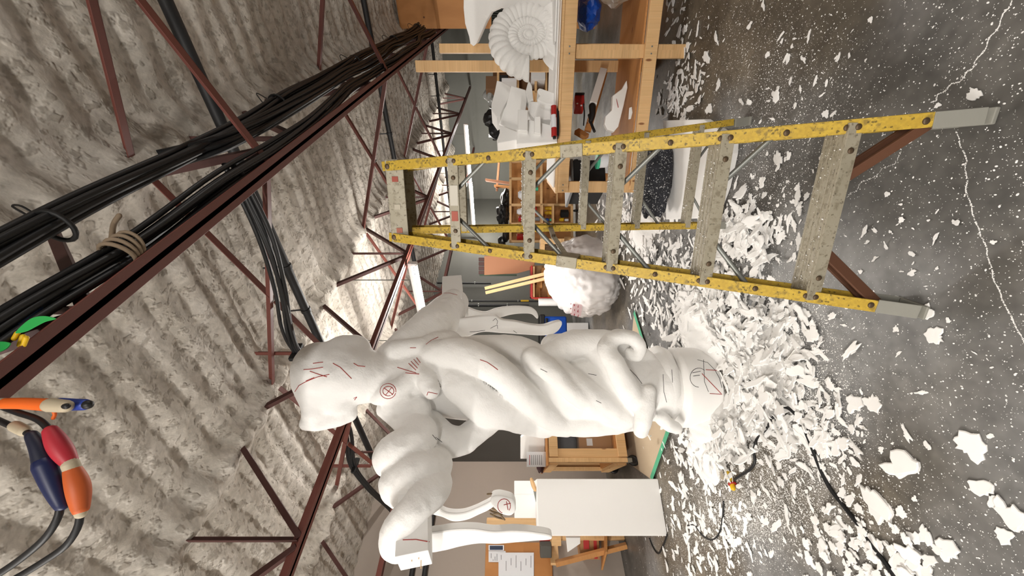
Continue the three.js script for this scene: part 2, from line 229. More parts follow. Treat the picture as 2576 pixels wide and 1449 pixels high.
// cable bundles
function bundle(name, lab, pts, n, rad, spread, seg = 90) {
  const t = thing(name, lab, 'cables'), c = [];
  for (let i = 0; i < n; i++) { const an = i * 2.399, rr0 = spread * Math.sqrt((i + 0.5) / n), ph = rnd() * 6; obj('cable', tube(pts.map((p, k) => p.clone().add(V(0, rr0 * Math.sin(an + 0.5 * Math.sin(k * 0.8 + ph)) * 0.8 + rr(-0.006, 0.006), rr0 * Math.cos(an + 0.5 * Math.sin(k * 0.8 + ph))))), rad, seg, 7, false), M.cable, t); }
  return t;
}
{
  const run = (b, h, a0, a1, st, wob = 0.015, fin) => { const o = []; for (let a = a0; a <= a1 + 1e-6; a += st) o.push(AB(a, h + rr(-wob, wob) + (fin ? fin(a) : 0), b + rr(-wob, wob))); return o; };
  const t1 = bundle('cable_bundle', 'thick bundle of black cables strapped along the nearest joist webs', run(0.545, H + 1.28, -0.3, 6.6, 0.45, 0.012), 11, 0.0105, 0.036, 110);
  for (let a = 0.95; a < 6.4; a += 1.32) { const g = new THREE.TorusGeometry(0.047, 0.007, 6, 18); g.rotateY(Math.PI / 2); const p = AB(a, H + 1.28, 0.545); g.translate(p.x, p.y, p.z); obj('tie', [g, tube([p.clone().add(V(0, 0.05, 0.03)), p.clone().add(V(0.02, 0.1, 0.05)), p.clone().add(V(0.06, 0.13, 0.03)), p.clone().add(V(0.07, 0.12, -0.01))], 0.003, 14, 5)], M.strap, t1); }
  bundle('cable_bundle', 'second strand of black cables joining the thick bundle above the cable joist', [AB(1.5, H + 1.36, 0.56), AB(1.62, H + 1.27, 0.56), AB(1.9, H + 1.23, 0.565), ...run(0.57, H + 1.215, 2.3, 6.6, 0.45, 0.012)], 9, 0.0105, 0.036, 90);
  const t2 = bundle('cable_bundle', 'lower loose bundle of black cables lying on the nearest red joist chord', run(0.625, H + 1.125, -0.2, 6.9, 0.4, 0.014, a => 0.03 * Math.max(0, Math.sin(a * 2.4))), 9, 0.0095, 0.034, 110);
  { const p = AB(0.92, H + 1.13, 0.62), g = []; for (let k = 0; k < 4; k++) { const q = new THREE.TorusGeometry(0.042, 0.006, 6, 18); q.rotateY(Math.PI / 2 + 0.2 * (k - 1)); q.translate(p.x + k * 0.014, p.y, p.z); g.push(q); } g.push(tube([p.clone().add(V(0.04, 0.03, 0.03)), p.clone().add(V(0.09, 0.05, 0.05)), p.clone().add(V(0.1, 0.03, 0.07))], 0.007, 10, 6)); obj('cloth_tie', g, std(0x8d7b66, 0.9), t2, 'knotted beige cloth tie'); }
  const t3 = bundle('cable_bundle', 'five black cables draped across from the cable joist towards the octopus', [AB(1.52, H + 1.13, 0.6), AB(1.56, H + 1.16, 0.95), AB(1.62, H + 1.26, 1.35), AB(1.68, H + 1.38, 1.7), AB(1.72, H + 1.43, 1.95), AB(1.74, H + 1.36, 2.3), AB(1.74, H + 1.36, 2.9), AB(1.72, H + 1.46, 3.5), AB(1.7, H + 1.4, 3.87), AB(1.75, H + 1.3, 4.6), AB(1.8, H + 1.3, 5.4)].map(p => p), 5, 0.011, 0.05, 90);
  for (const b of [1.95, 3.5]) { obj('tie', bar(AB(1.66, H + 1.44, b), AB(1.80, H + 1.44, b), 0.03, 0.04, 0.006), M.strap, t3); const hg = thing('hanger_bar', b < 2 ? 'short red hanger bar holding the draped cables right of the octopus head' : 'short red hanger bar holding the draped cables left of the octopus head', 'bar'); obj('angle_bar', angle(AB(1.72, H + 1.3, b + 0.02), AB(1.72, DECK - 0.04, b + 0.02), 0.03, 0.03, 0.005), M.redSteel, hg); }
}

// ---------- step ladder ----------
{
  const t = thing('step_ladder', 'tall yellow fibreglass step ladder with worn aluminium treads standing open', 'ladder');
  const mid = (p, q, k) => p.clone().lerp(q, k);
  // step k = 0..4 (bottom to top) sits at height 0.28 + 0.3025 k on each front rail
  const hk = k => 0.28 + 0.3025 * k, line = (p, q) => k => p.clone().lerp(q, hk(k) / 1.49).addScaledVector(V(SN * 0.31 + CS * 0.95, 0, SN === 0 ? 0 : -(-CS * 0.31 + SN * 0.95)), 0.036);
  const FR = line(RF(0.465, 0.996, 0), RF(0.517, 1.515, 1.49)), FL = line(RF(-0.0913, 1.1726, 0), RF(0.161, 1.63, 1.49));
  const kTop = 4.93, kFoot = -0.925;
  const wdir = FR(2).sub(FL(2)).setY(0).normalize(), sdir = V(wdir.z, 0, -wdir.x); if (sdir.dot(FWD) < 0) sdir.negate();
  const RRf = RF(0.905, 2.05, 0.01), LRf = RF(0.352, 2.235, 0.01);
  const RRt = FR(kTop).addScaledVector(sdir, 0.12).addScaledVector(wdir, -0.012).setY(1.74), LRt = FL(kTop).addScaledVector(sdir, 0.12).addScaledVector(wdir, 0.012).setY(1.74);
  const RR = k => { const y = hk(k), q = (y - 0.01) / 1.73; return RRf.clone().lerp(RRt, q); }, LR = k => { const y = hk(k), q = (y - 0.01) / 1.73; return LRf.clone().lerp(LRt, q); };
  // channel rail: web faces outwards in width direction, two flanges turned inwards
  function rail(p, q, out, fl, web) {
    const [X, Y, Z] = (() => { const Z = q.clone().sub(p).normalize(), X = out.clone().addScaledVector(Z, -out.dot(Z)).normalize(); return [X, new THREE.Vector3().crossVectors(Z, X), Z]; })(), L = p.distanceTo(q), th = 0.006;
    const a = rbox(th, web, L, 0.002), b = rbox(fl, th, L, 0.002).translate(-fl / 2, web / 2 - th / 2, 0), c = rbox(fl, th, L, 0.002).translate(-fl / 2, -web / 2 + th / 2, 0);
    return merge([a, b, c]).applyMatrix4(M4.makeBasis(X, Y, Z).setPosition(mid(p, q, 0.5)));
  }
  const W = wdir.clone().negate();
  // front rails show their flange to the viewer (flange 32 mm) and the web sideways
  obj('rail', rail(FR(-0.6), FR(kTop + 0.05), wdir, 0.036, 0.076), M.yellow, t);
  obj('rail', rail(FL(-0.6), FL(kTop + 0.05), W, 0.036, 0.076), M.yellow, t);
  obj('rail', rail(RR(-0.6), RR(4.8), wdir, 0.03, 0.06), M.yellow, t);
  obj('rail', rail(LR(-0.6), LR(4.8), W, 0.03, 0.06), M.yellow, t);
  for (const [p, q, o] of [[FR(-0.91), FR(-0.58), wdir], [FL(-0.91), FL(-0.58), W], [RR(-0.91), RR(-0.6), wdir], [LR(-0.91), LR(-0.6), W]]) {
    const f = obj('foot', [rail(p, q, o, 0.04, 0.082), bar(p.clone().setY(0.006).addScaledVector(sdir, -0.05).addScaledVector(o, -0.019), p.clone().setY(0.006).addScaledVector(sdir, 0.036).addScaledVector(o, -0.019), 0.042, 0.012, 0.003)].map(g => g), M.greyFoot, t);
  }
  // treads: channel with a deep top and a lip at the front and the back
  const grooves = (p, q, dep, up) => { const g = []; for (let i = 0; i < 4; i++) { const o = sdir.clone().multiplyScalar(dep * (i / 3 - 0.5) * 0.8).add(V(0, 0.0135 + up, 0)); g.push(bar(p.clone().add(o), q.clone().add(o), 0.004, 0.004, 0)); } return g; };
  for (let k = 0; k < 5; k++) {
    const a = FR(k).addScaledVector(wdir, -0.006), b = FL(k).addScaledVector(wdir, 0.006), o = sdir.clone().multiplyScalar(0.0);
    const g = [bar(a.clone().add(o), b.clone().add(o), 0.082, 0.004, 0.001, UP, [0, 0.012])], lf = sdir.clone().multiplyScalar(-0.041), lb = sdir.clone().multiplyScalar(0.041);
    g.push(bar(a.clone().add(lf), b.clone().add(lf), 0.004, 0.04, 0.001, UP, [0, -0.006]), bar(a.clone().add(lb), b.clone().add(lb), 0.004, 0.03, 0.001, UP, [0, -0.002]), ...grooves(a, b, 0.082, 0));
    const tr = obj('tread', g, M.alu, t);
    for (const [pt, s] of [[a, -1], [b, 1]]) { const q = pt.clone().addScaledVector(wdir, s * 0.075).add(lf).addScaledVector(sdir, -0.003).add(V(0, -0.006, 0)); const rv = new THREE.SphereGeometry(0.009, 12, 8); rv.scale(1, 1, 0.5); rv.applyMatrix4(M4.makeBasis(wdir, UP, sdir.clone().negate()).setPosition(q)); obj('rivet', rv, M.rivet, tr); }
  }
  for (let k = 0; k < 5; k++) {
    const a = RR(k).addScaledVector(wdir, -0.006), b = LR(k).addScaledVector(wdir, 0.006), lf = sdir.clone().multiplyScalar(-0.03), lb = sdir.clone().multiplyScalar(0.03);
    obj('tread', [bar(a, b, 0.06, 0.004, 0.001, UP, [0, 0.01]), bar(a.clone().add(lf), b.clone().add(lf), 0.004, 0.032, 0.001, UP, [0, -0.005]), bar(a.clone().add(lb), b.clone().add(lb), 0.004, 0.03, 0.001, UP, [0, -0.004]), ...grooves(a, b, 0.06, -0.002)], M.alu, t);
  }
  // diagonal stays under the treads
  const under = (fr, fl, k, m, r0, up = 1) => { for (const [A, B] of [[fr, fl], [fl, fr]]) { const p = A(k).lerp(B(k), 0.33).add(V(0, -0.02, 0)), q = A(k + up * -0.5).addScaledVector(B(k).sub(A(k)).normalize(), 0.012); obj('stay', r0 > 0 ? rod(p, q, r0, 10) : bar(p, q, 0.006, 0.034, 0.001), m, t); } };
  for (let k = 1; k < 5; k++) under(FR, FL, k, M.galv, 0.0085);
  { for (const [A, B] of [[FR, FL], [FL, FR]]) { const p = A(0).lerp(B(0), 0.3).add(V(0, -0.02, 0)), q = A(-0.62).addScaledVector(B(0).sub(A(0)).normalize(), 0.012); for (const s of [-1, 1]) { const o = sdir.clone().multiplyScalar(0.022 * s); obj('stay', bar(p.clone().add(o), q.clone().add(o), 0.008, 0.034, 0.002), M.rust, t, 'rusty stay'); } } }
  for (let k = 0; k < 4; k++) under(RR, LR, k, M.galv, 0.007);
  // rivets on the front flanges
  const fo = sdir.clone().multiplyScalar(-0.039);
  const rv = (q, r = 0.0095, dir = sdir.clone().negate(), ax = wdir) => { const g = new THREE.SphereGeometry(r, 12, 8); g.scale(1, 1, 0.55); g.applyMatrix4(M4.makeBasis(ax, new THREE.Vector3().crossVectors(dir, ax).normalize(), dir).setPosition(q)); return g; };
  for (let k = 0; k < 5; k++) for (const [A, s] of [[FR, -1], [FL, 1]]) { for (const dk of [-0.04, 0.045]) obj('rivet', rv(A(k + dk).add(fo).addScaledVector(wdir, s * 0.018)), M.rivet, t); obj('rivet', rv(A(k - 0.5).add(fo).addScaledVector(wdir, s * 0.018), 0.01), M.rivet, t); }
  for (const [A, s] of [[FR, -1], [FL, 1]]) obj('rivet', rv(A(kTop).add(fo).addScaledVector(wdir, s * 0.018), 0.012), M.rivet, t);
  // top cap
  { const a = FR(kTop).addScaledVector(wdir, 0.008), b = FL(kTop).addScaledVector(wdir, -0.008), y = 1.775; const f = -0.035, r = 0.185; const pt = (p, s) => p.clone().addScaledVector(sdir, s).setY(y);
    const c = mid(pt(a, f), pt(b, f), 0.5);
    obj('top_cap', [bar(pt(a, (f + r) / 2), pt(b, (f + r) / 2), r - f, 0.02, 0.006), bar(pt(a, f), pt(b, f), 0.006, 0.075, 0.002, UP, [0, -0.03]), bar(pt(a, r), pt(b, r), 0.006, 0.06, 0.002, UP, [0, -0.025]), bar(pt(a, f), pt(a, r), 0.006, 0.05, 0.002, UP, [0, -0.02]), bar(pt(b, f), pt(b, r), 0.006, 0.05, 0.002, UP, [0, -0.02])], M.alu, t);
    for (const [k, col] of [[0.22, std(0x9a4a3c, 0.7)], [0.55, std(0xb8b0a0, 0.8)], [0.84, std(0xa0604e, 0.7)]]) { const q = mid(pt(a, f), pt(b, f), k).addScaledVector(sdir, -0.0045).add(V(0, -0.03, 0)); obj('sticker', bar(q.clone().addScaledVector(wdir, 0.011), q.clone().addScaledVector(wdir, -0.011), 0.002, 0.026, 0.0005), col, t, 'worn sticker remnant'); } }
  { const k = 4, q = FR(k).lerp(FL(k), 0.62).addScaledVector(sdir, -0.0445).add(V(0, -0.006, 0)); obj('sticker', bar(q.clone().addScaledVector(wdir, 0.02), q.clone().addScaledVector(wdir, -0.02), 0.002, 0.026, 0.0005), std(0xa85a4c, 0.7), t, 'red and white warning sticker'); const q2 = FR(k).lerp(FL(k), 0.4).addScaledVector(sdir, -0.0445).add(V(0, -0.006, 0)); obj('sticker', bar(q2.clone().addScaledVector(wdir, 0.04), q2.clone().addScaledVector(wdir, -0.04), 0.002, 0.032, 0.0005), std(0xc9c4b8, 0.8), t, 'white printed sticker'); }
  // folding spreader bars and their brackets
  for (const [A, B, s] of [[FR, RR, -1], [FL, LR, 1]]) {
    const p = A(2.47).addScaledVector(wdir, s * 0.02), q = B(2.55).addScaledVector(wdir, s * 0.02), m = mid(p, q, 0.52).add(V(0, 0.02, 0)).addScaledVector(wdir, s * 0.015);
    obj('bracket', bar(A(2.35).addScaledVector(wdir, -s * 0.001).addScaledVector(wdir, s * 0.018), A(2.6).addScaledVector(wdir, s * 0.017), 0.044, 0.086, 0.003, sdir), M.alu, t);
    const sp = obj('spreader_bar', [bar(p, m, 0.005, 0.024, 0.001), bar(m, q, 0.005, 0.024, 0.001)], M.alu, t); obj('pivot', rod(m.clone().addScaledVector(wdir, -0.012), m.clone().addScaledVector(wdir, 0.012), 0.009, 10), M.rivet, sp);
  }
  // foam crumbs caught on the treads
  { const g = new THREE.IcosahedronGeometry(0.5, 0).translate(0, 0.4, 0); boxUV(g); const L = []; const put = (p, s) => L.push(new THREE.Matrix4().compose(p, new THREE.Quaternion(), V(s * rr(0.8, 1.8), s, s)));
    for (let k = 0; k < 5; k++) for (let i = 0; i < 170; i++) { put(FR(k).lerp(FL(k), rr(0.03, 0.97)).addScaledVector(sdir, rr(-0.038, 0.038)).add(V(0, 0.0145, 0)), 0.0012 + 0.004 * rnd() ** 5); put(RR(k).lerp(LR(k), rr(0.03, 0.97)).addScaledVector(sdir, rr(-0.028, 0.028)).add(V(0, 0.0125, 0)), 0.0015 + 0.006 * rnd() ** 4); }
    const im = new THREE.InstancedMesh(g, M.epsFlat, L.length); L.forEach((m, i) => im.setMatrixAt(i, m)); im.castShadow = im.receiveShadow = true; im.name = 'tread_crumbs'; scene.add(im); tag(im, 'white foam crumbs caught on the ladder treads', 'foam waste', null, 'stuff'); }
}

// ---------- carved foam octopus ----------
const OCTO = thing('octopus_sculpture', 'tall white carved foam octopus with twisted tentacles on a drum base', 'sculpture', V(0, 0, 0));
let octoMeshes = [];
{
  // chains of balls: [name, radius scale, [[x, y, depth, radius in px], ...]] joined by a smooth minimum
  const D = 2.42, chain = (name, pts, n = 14) => {
    const cr = new THREE.CatmullRomCurve3(pts.map(p => P(p[0], p[1], p[2])), false, 'centripetal'), L = [], N = Math.max(n, pts.length * 4);
    const lens = [0]; for (let i = 1; i < pts.length; i++) lens.push(lens[i - 1] + P(...pts[i].slice(0, 3)).distanceTo(P(...pts[i - 1].slice(0, 3))));
    for (let i = 0; i <= N; i++) { const t = i / N, q = cr.getPoint(t), k = t * (pts.length - 1), j = Math.min(pts.length - 2, Math.floor(k)), f = k - j; L.push([q.x, q.y, q.z, mix(pts[j][3] * pts[j][2], pts[j + 1][3] * pts[j + 1][2], sstep(0, 1, f)) / F]); }
    return { name, L, c: L.reduce((s, q) => s.add(V(q[0], q[1], q[2])), V(0, 0, 0)).divideScalar(L.length), R: 0 };
  };
  const a = (y) => 2.30 - (y - 1020) / 388 * 0.58;                      // the left arm comes towards the viewer
  const C = [
    // mantle
    chain('mantle', [[800, 915, 2.25, 54], [812, 935, 2.25, 72], [845, 945, 2.25, 76], [885, 940, 2.27, 72], [925, 945, 2.3, 60]], 10),
    chain('mantle', [[782, 975, 2.2, 40], [790, 1000, 2.18, 36], [796, 1028, 2.17, 30], [792, 1052, 2.16, 22]], 8),
    chain('mantle', [[840, 1000, 2.2, 42], [860, 1015, 2.19, 32], [845, 1040, 2.18, 22]], 8),
    chain('mantle', [[860, 890, 2.3, 44], [890, 880, 2.33, 36], [902, 876, 2.34, 30]], 8),
    chain('mantle', [[772, 1055, 2.2, 12], [800, 1062, 2.18, 16], [850, 1052, 2.18, 14]], 8),
    chain('mantle', [[792, 1040, 2.15, 22], [776, 1058, 2.14, 13], [766, 1068, 2.14, 7]], 8),
    chain('mantle', [[766, 1068, 2.14, 7], [800, 1071, 2.15, 9], [845, 1060, 2.17, 11], [882, 1042, 2.2, 16]], 10),
    // neck and shoulders
    chain('neck', [[915, 955, 2.3, 56], [960, 950, 2.34, 58], [1010, 950, 2.38, 66], [1060, 950, 2.4, 80]], 10),
    chain('brow', [[950, 1000, 2.22, 20], [985, 985, 2.2, 28], [1020, 965, 2.22, 26], [1050, 935, 2.26, 26]], 10),
    chain('cheek', [[990, 1020, 2.24, 30], [1020, 1030, 2.22, 34], [1055, 1030, 2.2, 30]], 8),
    // trunk
    chain('trunk', [[1050, 955, 2.44, 78], [1150, 962, 2.47, 86], [1250, 975, 2.47, 84], [1350, 980, 2.48, 84], [1450, 975, 2.48, 84], [1560, 970, 2.48, 82], [1650, 975, 2.47, 80]], 24),
    chain('tentacle', [[1045, 895, 2.4, 30], [1100, 892, 2.33, 38], [1165, 893, 2.28, 42], [1240, 925, 2.23, 38], [1310, 985, 2.23, 36], [1370, 1040, 2.3, 34], [1420, 1065, 2.42, 32]], 24),
    chain('tentacle', [[1110, 930, 2.32, 34], [1165, 975, 2.26, 46], [1225, 1020, 2.28, 50], [1290, 1042, 2.36, 44], [1370, 1062, 2.45, 38]], 20),
    chain('tentacle', [[1130, 893, 2.52, 40], [1220, 885, 2.5, 42], [1310, 888, 2.44, 40], [1370, 915, 2.36, 38], [1430, 955, 2.29, 35], [1500, 1005, 2.27, 32], [1570, 1050, 2.34, 28]], 24),
    chain('tentacle', [[1340, 900, 2.32, 30], [1385, 935, 2.25, 28], [1440, 985, 2.23, 26], [1510, 1030, 2.28, 24], [1570, 1062, 2.36, 22]], 20),
    chain('tentacle', [[1390, 870, 2.52, 30], [1450, 872, 2.5, 34], [1500, 885, 2.42, 34], [1540, 925, 2.31, 30], [1580, 975, 2.27, 28], [1620, 1030, 2.3, 26]], 20),
    chain('tentacle', [[1300, 1040, 2.44, 40], [1370, 1058, 2.4, 36], [1450, 1066, 2.38, 30], [1530, 1066, 2.38, 28], [1600, 1060, 2.4, 22]], 20),
    // scroll on the right hip
    chain('curl', [[1625, 1035, 2.26, 25], [1595, 1000, 2.23, 27], [1568, 960, 2.22, 28], [1545, 915, 2.23, 27], [1526, 880, 2.26, 26], [1536, 857, 2.28, 23], [1562, 848, 2.28, 20], [1592, 852, 2.28, 18], [1609, 872, 2.28, 16], [1603, 893, 2.28, 14], [1587, 896, 2.28, 12], [1580, 884, 2.28, 9]], 50),
    chain('tentacle', [[1340, 930, 2.36, 30], [1390, 892, 2.38, 34], [1440, 868, 2.42, 36], [1500, 863, 2.44, 36], [1560, 868, 2.45, 32], [1620, 905, 2.45, 26]], 18),
    chain('tentacle_tip', [[1632, 985, 2.22, 17], [1624, 1020, 2.2, 21], [1618, 1055, 2.2, 22], [1612, 1082, 2.21, 19]], 12),
    chain('tentacle', [[1665, 1052, 2.28, 20], [1680, 1068, 2.28, 18], [1700, 1076, 2.29, 14]], 8),
    chain('tentacle', [[968, 1030, 2.28, 22], [1000, 1062, 2.2, 20], [1035, 1088, 2.14, 18], [1070, 1112, 2.12, 16], [1100, 1140, 2.12, 14]], 16),
    chain('brow', [[955, 962, 2.24, 16], [982, 1006, 2.2, 15], [1004, 1012, 2.2, 13], [1024, 1000, 2.2, 12]], 12),
    // stub below the eye
    chain('tentacle_tip', [[1050, 930, 2.3, 24], [1072, 955, 2.22, 25], [1086, 982, 2.18, 22]], 10),
    // swirl that joins trunk and left arm
    chain('tentacle', [[1000, 1012, 2.26, 24], [1032, 1035, 2.2, 17], [1062, 1052, 2.17, 15], [1082, 1070, 2.15, 13], [1092, 1090, 2.15, 10]], 16),
    chain('arm_root', [[1010, 985, 2.34, 50], [1030, 1030, 2.3, 52], [1050, 1075, 2.24, 52], [1070, 1110, 2.2, 44]], 12),
    chain('tentacle', [[1085, 1070, 2.26, 36], [1120, 1105, 2.22, 40], [1160, 1108, 2.24, 36], [1200, 1082, 2.3, 34], [1245, 1050, 2.36, 32]], 20),
    // coil round the square bar
    chain('coiled_tentacle', [[1040, 1070, a(1070) - 0.02, 46], [1050, 1105, a(1105) - 0.10, 48], [1000, 1140, a(1140) - 0.08, 50], [993, 1152, a(1152) + 0.06, 48], [1050, 1165, a(1165) + 0.13, 46], [1092, 1170, a(1170) + 0.02, 45], [1050, 1186, a(1186) - 0.11, 46], [1003, 1216, a(1216) - 0.03, 48], [1030, 1236, a(1236) + 0.11, 46], [1086, 1216, a(1216) + 0.04, 46], [1084, 1236, a(1236) - 0.08, 44], [1038, 1284, a(1284) - 0.13, 40], [998, 1335, a(1335) - 0.06, 40], [992, 1368, a(1368) + 0.03, 38], [1010, 1378, a(1378) + 0.1, 32]], 64),
    // right arm going back to its square block
    chain('arm_root', [[990, 905, 2.42, 48], [1045, 862, 2.5, 54], [1085, 825, 2.62, 54], [1118, 795, 2.78, 48], [1140, 765, 2.92, 38]], 16),
    chain('tentacle', [[1000, 890, 2.36, 34], [1060, 880, 2.36, 30], [1100, 868, 2.42, 34], [1130, 860, 2.5, 30]], 12),
  ];
  for (const c of C) for (const q of c.L) c.R = Math.max(c.R, c.c.distanceTo(V(q[0], q[1], q[2])) + q[3]);
  const dChain = (c, x, y, z) => {
    let m = 1e9; const L = c.L;
    for (let i = 0; i < L.length - 1; i++) {
      const p = L[i], q = L[i + 1], bx = q[0] - p[0], by = q[1] - p[1], bz = q[2] - p[2], ax = x - p[0], ay = y - p[1], az = z - p[2], bb = bx * bx + by * by + bz * bz + 1e-12;
      const t = Math.max(0, Math.min(1, (ax * bx + ay * by + az * bz) / bb)), dx = ax - bx * t, dy = ay - by * t, dz = az - bz * t, d = Math.sqrt(dx * dx + dy * dy + dz * dz) - (p[3] + (q[3] - p[3]) * t); if (d < m) m = d;
    } return m;
  };
  const groups = { mantle: ['mantle'], };
  const KS = 0.009, lo = V(1e9, 1e9, 1e9), hi = V(-1e9, -1e9, -1e9);
  for (const c of C) for (const q of c.L) { lo.min(V(q[0] - q[3] - 0.05, q[1] - q[3] - 0.05, q[2] - q[3] - 0.05)); hi.max(V(q[0] + q[3] + 0.05, q[1] + q[3] + 0.05, q[2] + q[3] + 0.05)); }
  const h = 0.0115, nx = Math.ceil((hi.x - lo.x) / h), ny = Math.ceil((hi.y - lo.y) / h), nz = Math.ceil((hi.z - lo.z) / h), Fd = new Float32Array(nx * ny * nz).fill(1);
  const near = new Int16Array(nx * ny * nz).fill(-1);
  // evaluate in 8-cell blocks, skipping blocks far from every chain
  const Bk = 6;
  for (let k0 = 0; k0 < nz; k0 += Bk) for (let j0 = 0; j0 < ny; j0 += Bk) for (let i0 = 0; i0 < nx; i0 += Bk) {
    const cx = lo.x + (i0 + Bk / 2) * h, cy = lo.y + (j0 + Bk / 2) * h, cz = lo.z + (k0 + Bk / 2) * h, rad = Bk * h * 0.9 + 0.05, act = [];
    for (let c = 0; c < C.length; c++) { if (Math.hypot(cx - C[c].c.x, cy - C[c].c.y, cz - C[c].c.z) > C[c].R + rad) continue; if (dChain(C[c], cx, cy, cz) < rad) act.push(c); }
    if (!act.length) continue;
    for (let k = k0; k < Math.min(nz, k0 + Bk); k++) for (let j = j0; j < Math.min(ny, j0 + Bk); j++) for (let i = i0; i < Math.min(nx, i0 + Bk); i++) {
      const x = lo.x + i * h, y = lo.y + j * h, z = lo.z + k * h; let m = 1e9, mi = -1, s = 1e9;
      for (const c of act) { const d = dChain(C[c], x, y, z); if (d < m) { m = d; mi = c; } const same = s < 1e8, kk = C[c].name === 'mantle' || C[c].name === 'neck' ? 0.04 : KS; if (!same) s = d; else { const hh = Math.max(kk - Math.abs(s - d), 0) / kk; s = Math.min(s, d) - hh * hh * kk * 0.25; } }
      Fd[(k * ny + j) * nx + i] = s + 0.013 * (n3(x * 8, y * 8, z * 8, 5) - 0.5) + 0.006 * (n3(x * 30, y * 30, z * 30, 6) - 0.5); near[(k * ny + j) * nx + i] = mi;
    }
  }
  // surface nets
  const vid = new Int32Array(nx * ny * nz).fill(-1), pos = [], own = [], I = (i, j, k) => (k * ny + j) * nx + i;
  const ed = []; for (let q = 0; q < 8; q++) for (const b of [1, 2, 4]) if (!(q & b)) ed.push([q, q | b]);
  for (let k = 0; k < nz - 1; k++) for (let j = 0; j < ny - 1; j++) for (let i = 0; i < nx - 1; i++) {
    let mask = 0; const v = []; for (let q = 0; q < 8; q++) { const d = Fd[I(i + (q & 1), j + (q >> 1 & 1), k + (q >> 2))]; v.push(d); if (d < 0) mask |= 1 << q; }
    if (mask === 0 || mask === 255) continue; let x = 0, y = 0, z = 0, n = 0;
    for (const [p, q] of ed) if ((mask >> p & 1) !== (mask >> q & 1)) { const t = v[p] / (v[p] - v[q]); x += (p & 1) + t * ((q & 1) - (p & 1)); y += (p >> 1 & 1) + t * ((q >> 1 & 1) - (p >> 1 & 1)); z += (p >> 2) + t * ((q >> 2) - (p >> 2)); n++; }
    vid[I(i, j, k)] = pos.length / 3; pos.push(lo.x + (i + x / n) * h, lo.y + (j + y / n) * h, lo.z + (k + z / n) * h); own.push(near[I(i, j, k)]);
  }
  const idx = [];
  const quad = (a, b, c, d, f) => { if (a < 0 || b < 0 || c < 0 || d < 0) return; f ? idx.push(a, b, c, a, c, d) : idx.push(a, c, b, a, d, c); };
  for (let k = 1; k < nz - 1; k++) for (let j = 1; j < ny - 1; j++) for (let i = 1; i < nx - 1; i++) {
    const s = Fd[I(i, j, k)] < 0;
    if (s !== Fd[I(i + 1, j, k)] < 0) quad(vid[I(i, j - 1, k - 1)], vid[I(i, j, k - 1)], vid[I(i, j, k)], vid[I(i, j - 1, k)], s);
    if (s !== Fd[I(i, j + 1, k)] < 0) quad(vid[I(i - 1, j, k - 1)], vid[I(i - 1, j, k)], vid[I(i, j, k)], vid[I(i, j, k - 1)], s);
    if (s !== Fd[I(i, j, k + 1)] < 0) quad(vid[I(i - 1, j - 1, k)], vid[I(i, j - 1, k)], vid[I(i, j, k)], vid[I(i - 1, j, k)], s);
  }
  const all = new THREE.BufferGeometry(); all.setAttribute('position', new THREE.Float32BufferAttribute(pos, 3)); all.setIndex(idx); all.computeVertexNormals();
  // one mesh per tentacle: faces go to the part they belong to, normals stay continuous
  const AN = all.attributes.normal, partOf = C.map(c => c.name), key = []; C.forEach((c, i) => { key[i] = c.name === 'mantle' ? 'mantle' : c.name === 'neck' || c.name === 'brow' || c.name === 'cheek' ? 'face' : c.name === 'trunk' ? 'trunk' : c.name + '#' + i; });
  const by = {}; for (let f = 0; f < idx.length; f += 3) { const o = own[idx[f]]; (by[key[o < 0 ? 0 : o]] ??= []).push(idx[f], idx[f + 1], idx[f + 2]); }
  for (const kname of Object.keys(by)) {
    const map = new Map(), pp = [], nn = [], ii = []; for (const v of by[kname]) { if (!map.has(v)) { map.set(v, pp.length / 3); pp.push(pos[3 * v], pos[3 * v + 1], pos[3 * v + 2]); nn.push(AN.getX(v), AN.getY(v), AN.getZ(v)); } ii.push(map.get(v)); }
    const g = new THREE.BufferGeometry(); g.setAttribute('position', new THREE.Float32BufferAttribute(pp, 3)); g.setAttribute('normal', new THREE.Float32BufferAttribute(nn, 3)); g.setIndex(ii); boxUV(g);
    octoMeshes.push(obj(kname.split('#')[0], g, M.eps, OCTO));
  }
  console.log('octopus tris', idx.length / 3, nx, ny, nz);
  // square bar through the coil, with its end face
  const b0 = P(1048, 1090, a(1090) + 0.02), b1 = P(1042, 1411, 1.70); const barG = bar(b0, b1, 0.15, 0.142, 0.004); octoMeshes.push(obj('square_bar', barG, M.epsFlat, OCTO));
  for (const [s, u] of [[0.02, 0.01], [-0.01, -0.03], [0.03, -0.02]]) { const e = b1.clone().sub(b0).normalize(), q = b1.clone().add(V(0, u, 0)).addScaledVector(RIGHT, s); obj('skewer', rod(q.clone().addScaledVector(e, -0.05), q.clone().addScaledVector(e, 0.02), 0.002, 6), M.pine, OCTO); }
  // square block at the end of the right arm
  { const p = P(1138, 745, 2.95), q = P(1138, 725, 3.3); octoMeshes.push(obj('square_bar', bar(P(1140, 772, 2.86), P(1139, 712, 3.1), 0.15, 0.15, 0.006), M.epsFlat, OCTO)); }
  // collar and drum at the foot
  const foot = RF(-0.64, 2.5, 0), lathe = (pr, n = 64) => new THREE.LatheGeometry(pr.map(p => new THREE.Vector2(p[0], p[1])), n).translate(foot.x, 0, foot.z);
  octoMeshes.push(obj('drum_base', boxUV(lathe([[0.001, 0.004], [0.235, 0.004], [0.25, 0.014], [0.252, 0.19], [0.24, 0.215], [0.2, 0.23], [0.001, 0.235]])), M.epsFlat, OCTO));
